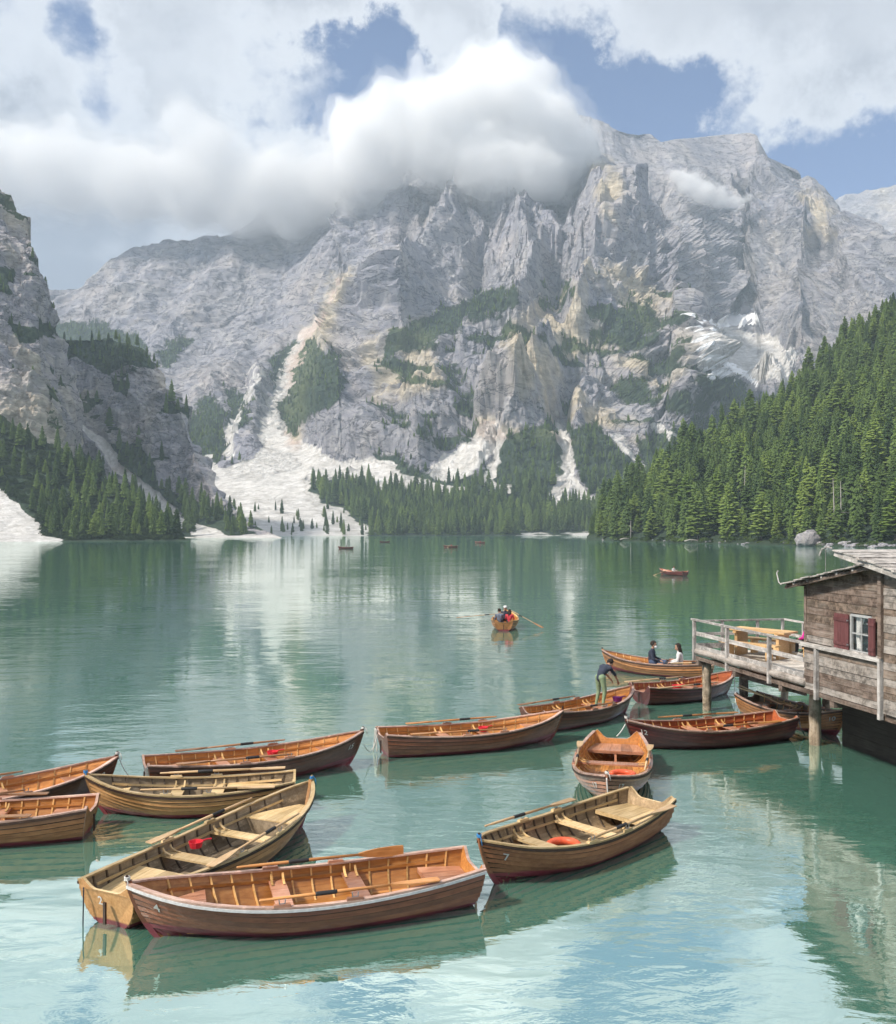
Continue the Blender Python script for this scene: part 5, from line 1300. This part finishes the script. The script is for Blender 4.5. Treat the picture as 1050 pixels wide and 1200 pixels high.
# bare dead trunks standing among the spruces
def dead_tree(u, zmin, hgt, label):
    j = int(np.argmin(np.abs(np.array([project(right_P[:130, q])[0].mean() for q in range(0, right_P.shape[1])]) - u))); i = int(np.argmax(right_P[:130, j, 2] > zmin)); p = Vector(right_P[i, j])
    o = empty('dead_tree', p, rt.uniform(0, 6)); o.rotation_euler.x = rt.gauss(0, .05); tag(o, label, 'tree')
    MB().tube([(0, 0, -.5), (0, 0, hgt * .5), (.15, .1, hgt)], [.32, .22, .05], 7).build('trunk', DEADW, o, True)
    for k in range(9):
        a = rt.uniform(0, 6.28); z = hgt * rt.uniform(.3, .95); L = (hgt - z) * .25 + .6
        MB().tube([(0, 0, z), (math.cos(a) * L * .6, math.sin(a) * L * .6, z + .1), (math.cos(a) * L, math.sin(a) * L, z - .15)], [.07, .05, .015], 5).build('limb', DEADW, o, True)
DEADW = flat_mat('grey_dead_wood', (0.40, 0.37, 0.34), .9)
for uu, zz, hh, lb in ((979, 2.0, 21, 'tall bare grey trunk at the waterline near the big boulder'), (986, 3.0, 19, 'slender bare trunk beside the tall dead one'), (1008, 4.0, 17, 'bare grey trunk between larches near the boathouse roof'),
                       (738, 1.0, 9, 'short bleached dead tree at the tip of the wooded shore'), (872, 14.0, 20, 'bare trunk standing inside the spruce wood')):
    dead_tree(uu, zz, hh, lb)
# dwarf pine scrub on the left slope
def blob_mesh(name, seed, n, mat, flat=.7, leaf=.10):
    r = random.Random(seed); mb = MB()
    for k in range(n):
        a = r.uniform(0, 6.28); z = r.random() ** .6; q = math.sqrt(max(0, 1 - z * z)) * r.uniform(.55, 1.05); z *= r.uniform(.8, 1.1)
        p = Vector((math.cos(a) * q, math.sin(a) * q, z * flat)); d = Vector((r.gauss(0, 1), r.gauss(0, 1), r.gauss(0, .8))).normalized(); e = d.cross(Vector((r.gauss(0, 1), r.gauss(0, 1), r.gauss(0, 1)))).normalized(); s = leaf * r.uniform(.6, 1.4)
        mb.add([p - d * s, p + e * s * .6, p + d * s, p - e * s * .6], [(0, 1, 2, 3)])
    me = bpy.data.meshes.new(name); me.from_pydata(mb.v, [], mb.f); me.materials.append(mat); me.update(); return me
def shrub(P, s, me, label, group):
    o = empty('shrub', P, rt.uniform(0, 6)); o.scale = (s * rt.uniform(.8, 1.3), s * rt.uniform(.8, 1.3), s * rt.uniform(.7, 1.1)); tag(o, label, 'shrub', group)
    c = link(bpy.data.objects.new('foliage', me)); c.parent = o
    st = link(bpy.data.objects.new('stem', TRK)); st.parent = o; st.scale = (2.5, 2.5, .6); return o
SH = [blob_mesh('foliage', 21, 420, M_SHRUB), blob_mesh('foliage', 22, 420, M_SHRUB, .9), blob_mesh('foliage', 23, 420, M_PINE, .6)]
def shore_right(u, up_=0.0, inl=0.0):
    d = float(interp(us_r, ds_r, np.array([u]))[0]) * 1.0 + inl
    return d
col_us = np.array([project(right_P[:130, j])[0].mean() for j in range(right_P.shape[1])])
def shore_point(u, zmin):
    j = int(np.argmin(np.abs(col_us - u))); colz = right_P[:130, j, 2]; i = int(np.argmax(colz > zmin)); return Vector(right_P[i, j])
prev = None
for k in range(90):
    uu = rt.uniform(700, 1050); p = shore_point(uu, rt.uniform(.3, 2.2)); o = shrub(p - Vector((0, 0, .3)), rt.uniform(1.0, 2.6), SH[k % 3], ('light green rounded', 'light green upright', 'dark low')[k % 3] + ' shrub along the waterline below the wood', 'shrubs along the waterline')
sp_o = [o for o in COL.objects if o.name.startswith('foliage') and o.data == SH[2]][:1]
def ok_scrub(c, m):
    u, v = project(c); return (c[:, 2] > .5) * (m[:, 1] < .3) * (u < 215)
psb = sample_grid(left_P[:110], left_M[:110], 5200, ok_scrub, 15, 2.6); n = len(psb)
instancer('scrub', psb, rs_.uniform(1.6, 3.6, n), np.zeros(n, int), sp_o)

# boulders on the right shore
M_BOULDER = rock_mat('boulder_limestone', 0.035, (1.15, 1.14, 1.12))
BOULD = []
for k in range(6):
    V, Fc = ICO3; P = V * np.array([1.0, .85, .75]); d = .35 * fbm(V * 1.3 + 7.7 * k, 3) + .16 * ridged(V * 2.2 + 3.1 * k, 3); P = P * (1 + d)[:, None]
    me = bpy.data.meshes.new('boulder'); me.from_pydata([tuple(p) for p in P], [], [tuple(f) for f in Fc]); me.materials.append(M_BOULDER); me.update(); BOULD.append(me)
def boulder(P, s, me, label, group=None):
    o = link(bpy.data.objects.new('boulder', me)); o.location = P; o.scale = s; o.rotation_euler = (rt.uniform(-.2, .2), rt.uniform(-.2, .2), rt.uniform(0, 6.28)); tag(o, label, 'boulder', group); return o
pb = shore_point(946, .2)
boulder((pb.x, pb.y - 1, 2.0), (4.6, 3.6, 4.3), BOULD[0], 'big pale limestone boulder standing in the water below the wood')
for k in range(60):
    uu = rt.uniform(698, 1052) if k < 30 else rt.uniform(960, 1052); p = shore_point(uu, rt.uniform(-.1, .9)); s = rt.uniform(.3, .8) if k < 30 else rt.uniform(.4, 1.5)
    boulder(p, (s * rt.uniform(.9, 1.7), s, s * rt.uniform(.6, .9)), rt.choice(BOULD), ('small' if s < .6 else 'large' if s > 1.0 else 'middle sized') + ' pale grey rock at the waterline below the wood', 'rocks at the waterline')
# bleached driftwood
def driftwood(u, label, L=7):
    p = shore_point(u, .5); o = MB().tube([p + Vector((-L / 2, -1, .3)), p + Vector((-L * .2, -1.2, .9)), p + Vector((L * .2, -.8, .7)), p + Vector((L / 2, -1.1, .4))], [.28, .26, .2, .08], 7).build('driftwood_log', WOODG, None, True); tag(o, label, 'log')
WOODG = flat_mat('bleached_wood', (0.50, 0.47, 0.43), .9)
driftwood(735, 'bleached fallen trunk at the tip of the wooded shore'); driftwood(812, 'bleached fallen trunk lying below the middle of the wood')

# ------------------------------------------------------------------ people
def cloth(name, c): 
    m, t, b = new_mat(name); tc = t.new('ShaderNodeTexCoord'); n = t.noise(tc.outputs['Object'], 9.0, 6, .65)
    t.put(b.inputs['Base Color'], t.mix(t.mapr(n, .3, .7), tuple(x * .7 for x in c), c)); b.inputs['Roughness'].default_value = .9; bump(t, n, .5, .03, b); return m
CL = dict(skin=cloth('skin', (0.52, 0.30, 0.21)), navy=cloth('navy_cloth', (0.035, 0.045, 0.075)), green=cloth('sage_trousers', (0.24, 0.33, 0.20)), white=cloth('white_cloth', (0.74, 0.73, 0.72)),
          grey=cloth('blue_grey_cloth', (0.17, 0.20, 0.27)), red=cloth('red_cloth', (0.55, 0.05, 0.07)), pink=cloth('magenta_cloth', (0.75, 0.03, 0.36)), dark=cloth('dark_cloth', (0.03, 0.032, 0.04)), lightblue=cloth('pale_blue_shirt', (0.42, 0.49, 0.56)),
          hair=cloth('dark_hair', (0.025, 0.017, 0.013)), shoe=cloth('light_shoe', (0.62, 0.60, 0.57)), denim=cloth('denim', (0.07, 0.10, 0.18)), cap=cloth('white_cap', (0.80, 0.80, 0.80)), mask=cloth('white_face_mask', (0.85, 0.86, 0.87)))
def capsule(mb, p0, r0, p1, r1, n=10):
    p0 = Vector(p0); p1 = Vector(p1); d = (p1 - p0); L = max(d.length, 1e-5); d = d / L
    pts = []; rr = []
    for k in range(4): a = math.pi / 2 * (1 - k / 4.0); pts.append(p0 - d * r0 * math.sin(a)); rr.append(max(r0 * math.cos(a), .001))
    pts.append(p0); rr.append(r0); pts.append(p1); rr.append(r1)
    for k in range(1, 5): a = math.pi / 2 * k / 4.0; pts.append(p1 + d * r1 * math.sin(a)); rr.append(max(r1 * math.cos(a), .001))
    mb.tube(pts, rr, n)
SIT = dict(pelvis=(0, 0, .09), waist=(-.02, 0, .24), chest=(-.01, 0, .40), neck=(.02, 0, .53), head=(.05, 0, .66), sh=(-.01, .185, .455), el=(.06, .26, .22), ha=(.28, .17, .16), kn=(.42, .12, .10), an=(.46, .12, -.24), to=(.60, .13, -.27))
def person(loc, rz, pose, wear, label, hair='short', scale=1.0, over=None, voxel=.018, cap_=False, mask=False):
    J = dict(pose); J.update(over or {})
    def two(k, s):
        q = J.get(k + ('L' if s > 0 else 'R'), J[k]); return Vector((q[0], q[1] * s if (k + ('L' if s > 0 else 'R')) not in J else q[1], q[2]))
    segs = []
    V3 = lambda k: Vector(J[k])
    top, leg, sk, sh = wear['top'], wear['legs'], 'skin', wear.get('shoe', 'shoe')
    segs += [(V3('pelvis') + Vector((0, .07, 0)), .115, V3('pelvis') - Vector((0, .07, 0)), .115, leg), (V3('pelvis'), .125, V3('waist'), .118, top), (V3('waist') + Vector((0, .04, 0)), .105, V3('chest') + Vector((0, .07, 0)), .115, top),
             (V3('waist') - Vector((0, .04, 0)), .105, V3('chest') - Vector((0, .07, 0)), .115, top), (V3('chest'), .10, V3('neck'), .055, top), (V3('neck'), .052, V3('head'), .05, sk)]
    hd = V3('head'); fw = (Matrix.Rotation(J.get('look', 0), 3, 'Z') @ Vector((1, 0, 0))); upd = (hd - V3('neck')).normalized(); upd = (upd + Vector((0, 0, .35))).normalized(); fw = (fw - upd * fw.dot(upd)).normalized()
    segs += [(hd - upd * .035 + fw * .015, .072, hd + upd * .045, .088, sk), (hd + fw * .085 - upd * .005, .016, hd + fw * .095 - upd * .02, .016, sk)]
    sd = upd.cross(fw).normalized()
    for s in (1, -1): segs.append((hd + sd * s * .085, .016, hd + sd * s * .09 - upd * .02, .014, sk))
    sleeve = wear.get('sleeve', top)
    for s in (1, -1):
        a, e, h = two('sh', s), two('el', s), two('ha', s)
        segs += [(V3('chest') + Vector((0, .06 * s, .02)), .08, a, .068, top), (a, .062, e, .046, top), (e, .043, h, .030, sleeve)]
        k, an, to = two('kn', s), two('an', s), two('to', s)
        hp = V3('pelvis') + Vector((0, .09 * s, -.01))
        segs += [(hp, .10, k, .068, leg), (k, .064, an, .044, leg), (an + Vector((0, 0, -.02)), .045, to, .036, sh)]
    mb = MB()
    for s in segs: capsule(mb, *s[:4])
    tmp = mb.build('tmp', CL['skin']); md = tmp.modifiers.new('r', 'REMESH'); md.mode = 'VOXEL'; md.voxel_size = voxel
    sm = tmp.modifiers.new('s', 'SMOOTH'); sm.factor = .5; sm.iterations = 3
    me = bpy.data.meshes.new_from_object(tmp.evaluated_get(bpy.context.evaluated_depsgraph_get())); bpy.data.objects.remove(tmp)
    me.materials.clear(); names = sorted({s[4] for s in segs} | {'skin'})
    for nme in names: me.materials.append(CL[nme])
    C = np.zeros(len(me.polygons) * 3, np.float32); me.polygons.foreach_get('center', C); C = C.reshape(-1, 3); best = np.full(len(C), 1e9); mi = np.zeros(len(C), np.int32)
    for s in segs:
        a, b = np.array(s[0]), np.array(s[2]); e = b - a; q = np.clip(((C - a) @ e) / max(e @ e, 1e-9), 0, 1)
        d = np.linalg.norm(C - a - q[:, None] * e, axis=1) - (s[1] + (s[3] - s[1]) * q); w = d < best; best[w] = d[w]; mi[w] = names.index(s[4])
    me.polygons.foreach_set('material_index', mi); me.polygons.foreach_set('use_smooth', [True] * len(me.polygons))
    # hands with five separate fingers, joined into the same body mesh
    bm = bmesh.new(); bm.from_mesh(me); hb = MB()
    for s in (1, -1):
        e, h = two('el', s), two('ha', s); d = (h - e).normalized(); side_ = d.cross(Vector((0, 0, 1)))
        side_ = side_.normalized() if side_.length > .01 else Vector((0, 1, 0)); nn = side_.cross(d)
        capsule(hb, h, .030, h + d * .06, .030, 8)
        for k, ln in enumerate((.065, .078, .072, .055)):
            p = h + d * .085 + side_ * (.018 * (k - 1.5)); q = p + d * ln * .55 - nn * .012; capsule(hb, p, .0088, q, .0085, 6); capsule(hb, q, .0085, q + d * ln * .4 - nn * .03, .0072, 6)
        p = h + d * .03 + side_ * (.03 * s * -1); capsule(hb, p, .010, p + d * .045 + side_ * (-.03 * s) - nn * .02, .0085, 6)
    base = len(bm.verts); vv = [bm.verts.new(v) for v in hb.v]; si = names.index('skin')
    for f in hb.f:
        try: nf = bm.faces.new([vv[i] for i in f]); nf.material_index = si; nf.smooth = True
        except ValueError: pass
    bm.to_mesh(me); bm.free()
    root = empty('person', loc, rz); root.scale = (scale,) * 3; tag(root, label, 'person')
    b = link(bpy.data.objects.new('body', me)); b.parent = root
    # hair cap, optionally long
    hv = MB()
    V, Fc = ICO3; pts = []
    for v in V:
        p = Vector(v); loc_ = Vector((p.x * .105, p.y * .095, p.z * .115)); pts.append(hd + fw * (loc_.x - .018) + sd * loc_.y + upd * (loc_.z + .035))
    keep = []
    for f in Fc:
        c = sum((Vector(V[i]) for i in f), Vector()) / 3
        if not (c.x > .35 and c.z < .45) and c.z > (-.55 if hair == 'short' else -.9): keep.append(tuple(f))
    hv.add(pts, keep); ho = hv.build('hair', CL['hair'], root, True); ho.modifiers.new('s', 'SOLIDIFY').thickness = .012
    if hair == 'long':
        mb = MB()
        for k in range(-3, 4):
            p = hd - fw * (.07 - .006 * k * k) + sd * (.026 * k); mb.tube([p + upd * .04, p - upd * .10 - fw * .02, p - upd * .24 - fw * .03, p - upd * .33 - fw * .015], [.03, .036, .03, .008], 7)
        mb.build('long_hair', CL['hair'], root, True)
    ey = MB()
    for s in (1, -1): capsule(ey, hd + fw * .083 + sd * s * .033 + upd * .02, .010, hd + fw * .084 + sd * s * .036 + upd * .02, .010, 6)
    ey.build('eyes', CL['dark'], root)
    if mask: 
        mb = MB(); capsule(mb, hd + fw * .07 - upd * .045 + sd * .03, .045, hd + fw * .07 - upd * .045 - sd * .03, .045, 8); mb.build('face_mask', CL['mask'], root, True)
    else:
        mb = MB(); capsule(mb, hd + fw * .080 - upd * .058 + sd * .018, .009, hd + fw * .080 - upd * .058 - sd * .018, .009, 6); mb.build('mouth', CL['red'], root)
    if cap_:
        mb = MB(); mb.tube([hd + upd * .07, hd + upd * .13, hd + upd * .16], [.112, .10, .03], 12); mb.box(hd + upd * .085 + fw * .13, (.12, .15, .012)); mb.build('cap', CL['cap'], root, True)
    return root

BEND = dict(pelvis=(0, 0, .86), waist=(.06, 0, 1.0), chest=(.20, 0, 1.13), neck=(.31, 0, 1.19), head=(.40, 0, 1.25), sh=(.22, .19, 1.14), el=(.40, .21, .93), ha=(.56, .15, .74), kn=(.06, .13, .46), an=(-.03, .14, .06), to=(.13, .15, .035))
r_, h_ = BO['man']; p = boat_pt('man', h_.L * .155, .0, .335)
MAN_SEAT = p
person(p, r_.rotation_euler.z - .12, BEND, dict(top='navy', legs='green', sleeve='skin'), 'person in navy shirt and sage trousers bending forward in a boat', scale=.98)
p = boat_pt('couple', .12, .0, .34)
person(p, -.35, SIT, dict(top='navy', legs='denim'), 'person in navy jacket with white face mask sitting in the golden boat', mask=True, scale=1.15)
p = boat_pt('couple', -.95, .05, .34)
person(p, math.pi - .3, SIT, dict(top='white', legs='dark'), 'person in white top with long dark hair sitting in the golden boat', hair='long', scale=1.12)
p = boat_pt('rowed', -1.05, .28, .34)
rr_ = BO['rowed'][0].rotation_euler.z
person(p, rr_ + .2, SIT, dict(top='grey', legs='dark'), 'person in grey jacket on the stern seat of the boat out on the lake')
p = boat_pt('rowed', -1.05, -.28, .34)
person(p, rr_ - .2, SIT, dict(top='red', legs='dark'), 'person in red top on the stern seat of the boat out on the lake', hair='long', scale=.95)
p = boat_pt('rowed', .30, .0, .34)
person(p, rr_ + math.pi, SIT, dict(top='navy', legs='dark', sleeve='skin'), 'person with white cap rowing the boat out on the lake', cap_=True, over=dict(ha=(.38, .22, .30), el=(.15, .30, .26)), scale=1.05)
p = JO - E1 * 2.55 + Vector((.9825, .186, 0)) * 2.25; p.z = DZ + .44
person(p, math.pi * .62, SIT, dict(top='pink', legs='dark', sleeve='pink'), 'person in magenta top sitting on the jetty behind the railing', hair='long')
st_ = empty('stool', (p.x, p.y, DZ), .3); tag(st_, 'small wooden stool under the person in magenta', 'stool')
MB().box((0, 0, .335), (.36, .36, .04)).build('seat', PINE, st_)
for sx in (-1, 1):
    for sy in (-1, 1): MB().box((sx * .14, sy * .14, .158), (.04, .04, .314)).build('leg', PINE, st_)

# ---- boats and rowers far out on the lake
def far_boat(u, v, heading, style, label, plabel, top, L=4.6, oars=True):
    c = G(u, v, 0.0); d = Vector((math.cos(heading), math.sin(heading), 0)) * L / 2
    root, h = row_boat((c + d)[:2], (c - d)[:2], 1.5, style, label, far=True, group='boats far out on the lake')
    Mw = Matrix.Translation(root.location) @ root.rotation_euler.to_matrix().to_4x4()
    person(Mw @ Vector((-.2, 0, .32)), heading + math.pi, SIT, dict(top=top, legs='dark'), plabel, voxel=.03, over=dict(ha=(.38, .22, .30)))
    if oars:
        for s in (1, -1):
            a = Mw @ Vector((.35, s * .55, .62)); b = Mw @ Vector((.55, s * 2.3, .05)); dd = (b - a).normalized(); o = empty('oar', a - dd * .3); o.rotation_mode = 'QUATERNION'; o.rotation_quaternion = dd.to_track_quat('X', 'Z')
            tag(o, 'oar over the water at the ' + plabel.split(' ', 1)[1][:60].rsplit(' ', 1)[0] if 0 else ('oar on the wake side of the far boat: ' if s > 0 else 'oar on the other side of the far boat: ') + ' '.join(label.split()[-5:]), 'oar', 'oars of the boats far out')
            MB().tube([(0, 0, 0), (2.0, 0, 0)], .025, 5).build('shaft', M_['oar_p'], o); MB().box((2.15, 0, 0), (.5, .15, .02)).build('blade', M_['oar_p'], o)
far_boat(788, 674, R(118), MAROON, 'dark rowing boat crossing the green water off the forest', 'person in white top rowing the dark boat off the forest', 'white')
far_boat(405, 643, R(174), MAROON, 'dark rowing boat far out before the white scree reflection', 'person rowing before the white scree reflection', 'navy', oars=False)
far_boat(451, 635.5, R(5), DARK, 'small brown rowing boat close to the far wooded shore', 'person in the small boat close to the wooded shore', 'grey', oars=False)
far_boat(528, 641.5, R(170), DARK, 'brown rowing boat far out trailing a pale wake', 'person rowing the boat with the pale wake', 'red')
far_boat(562, 636.5, R(150), MAROON, 'red brown rowing boat in mid lake off the far beach', 'person in red rowing off the far beach', 'red')

# ------------------------------------------------------------------ clouds caught on the massif (real volumes) and the air
def cloud_mat(name, density, alb=.95):
    m = bpy.data.materials.new(name); m.use_nodes = True; t = NT(m.node_tree); t.n.clear()
    o = t.new('ShaderNodeOutputMaterial'); v = t.new('ShaderNodeVolumePrincipled')
    v.inputs['Color'].default_value = (alb, alb + .003, alb + .008, 1); v.inputs['Density'].default_value = density; v.inputs['Anisotropy'].default_value = 0.0
    t.l.new(v.outputs[0], o.inputs['Volume']); m.cycles.homogeneous_volume = True if hasattr(m.cycles, 'homogeneous_volume') else None
    return m
def cloud_shell(name, puffs, mat, voxel, grow, amp, seed):
    rs = np.random.RandomState(seed); vs = []; fs = []; n = 0
    for (u, v, d, r) in puffs:
        c = np.array([(u - U0) / F * d, d, EYE + (V0 - v) / F * d]); rad = r / F * d
        kids = [(c, rad)]
        for k in range(10):                                   # smaller billows budding from the puff
            a = rs.normal(size=3); a /= np.linalg.norm(a); a[2] = abs(a[2]) * .7 + .3 * a[2]
            kids.append((c + a * rad * rs.uniform(.65, 1.0), rad * rs.uniform(.22, .5)))
        for cc, rr in kids:
            V = ICO3[0] * (rr * grow[0] + grow[1]) * np.array([1.06, 1.0, .86]) + cc
            vs.append(V); fs += [[i + n for i in f] for f in ICO3[1]]; n += len(V)
    tmp = mesh_obj(name + '_tmp', np.concatenate(vs), fs, mat)
    md = tmp.modifiers.new('r', 'REMESH'); md.mode = 'VOXEL'; md.voxel_size = voxel
    dg = bpy.context.evaluated_depsgraph_get(); me = bpy.data.meshes.new_from_object(tmp.evaluated_get(dg))
    bpy.data.objects.remove(tmp)
    P = np.zeros(len(me.vertices) * 3, np.float32); me.vertices.foreach_get('co', P); P = P.reshape(-1, 3).astype(float)
    Nn = np.zeros(len(me.vertices) * 3, np.float32); me.vertices.foreach_get('normal', Nn); Nn = Nn.reshape(-1, 3)
    W = np.stack([fbm(P / 90., 3), fbm(P / 90. + 33, 3), fbm(P / 90. + 66, 3)], 1) * 22 * amp
    d = 30 * amp * fbm(P / 120., 4, .6) + 20 * amp * (np.abs(fbm((P + W) / 45. + 9, 4, .65)) * 2 - .4)
    P = P + Nn * d[:, None] + W
    me.vertices.foreach_set('co', P.astype(np.float32).ravel()); me.materials.clear(); me.materials.append(mat); me.update()
    me.polygons.foreach_set('use_smooth', [True] * len(me.polygons))
    return link(bpy.data.objects.new(name, me))
def cloud(name, puffs, dens, voxel, label, amp=1.0, seed=0, alb=.95, veil=(.28, .10)):
    """dense core inside two thinner veils, so that the edge dissolves"""
    o = cloud_shell('cloud', puffs, cloud_mat('cloud_core', dens, alb), voxel, (.80, 0), amp * .8, seed); tag(o, label, 'cloud')
    for k, (g, f) in enumerate((((.95, 5 * amp), veil[0]), ((1.08, 16 * amp), veil[1]))):
        c = cloud_shell('veil', puffs, cloud_mat('cloud_veil', dens * f, alb), voxel * (1 + .1 * k), g, amp * (1.2 + .5 * k), seed); c.parent = o
    return o
MC1, MC2 = 0.019, 0.011
DM = 2060
cloud('cloud', [(u, v, DM + k, r) for u, v, r, k in [(560, 125, 62, 0), (602, 100, 48, 30), (628, 150, 58, 0), (655, 190, 46, 0), (520, 170, 62, -20), (470, 150, 58, 0), (575, 200, 55, -60), (435, 185, 52, 40),
       (636, 215, 34, -40), (690, 172, 22, 20), (410, 150, 36, 60), (560, 82, 30, 30), (590, 66, 22, 40), (500, 118, 40, 40), (610, 222, 30, -60)]],
      MC1, 17, 'bright white billowing cloud wrapped round the mountain summit', .9, 1, .98, (.30, .07))
cloud('cloud', [(u, v, 2330 + k, r) for u, v, r, k in [(385, 225, 58, -60), (320, 225, 62, 0), (240, 215, 66, 60), (345, 262, 30, -40), (285, 255, 34, 0), (225, 250, 34, 60), (420, 250, 32, -120), (160, 215, 62, 120), (455, 240, 28, -180), (80, 205, 66, 160), (0, 200, 70, 200), (-90, 205, 75, 220)]],
      MC2, 20, 'long grey cloud bank lying on the lower shoulder of the massif', 1.1, 2, .92)
cloud('cloud', [(u, v, 2330, r) for u, v, r in [(792, 205, 12), (805, 215, 15), (825, 228, 16), (843, 235, 14), (862, 238, 10), (878, 232, 6)]],
      0.03, 8, 'small wisp of cloud below the square summit block', .45, 3, .985)

m = bpy.data.materials.new('lake_air'); m.use_nodes = True; t = NT(m.node_tree); t.n.clear()
o = t.new('ShaderNodeOutputMaterial'); v = t.new('ShaderNodeVolumePrincipled')
v.inputs['Color'].default_value = (0.72, 0.86, 1.0, 1); v.inputs['Density'].default_value = HAZE if 'HAZE' in globals() else 1.2e-4; v.inputs['Anisotropy'].default_value = 0.0
t.l.new(v.outputs[0], o.inputs['Volume'])
hz = MB().box((0, 2400, 780), (7600, 5600, 1580)).build('haze', m); hz['kind'] = 'stuff'
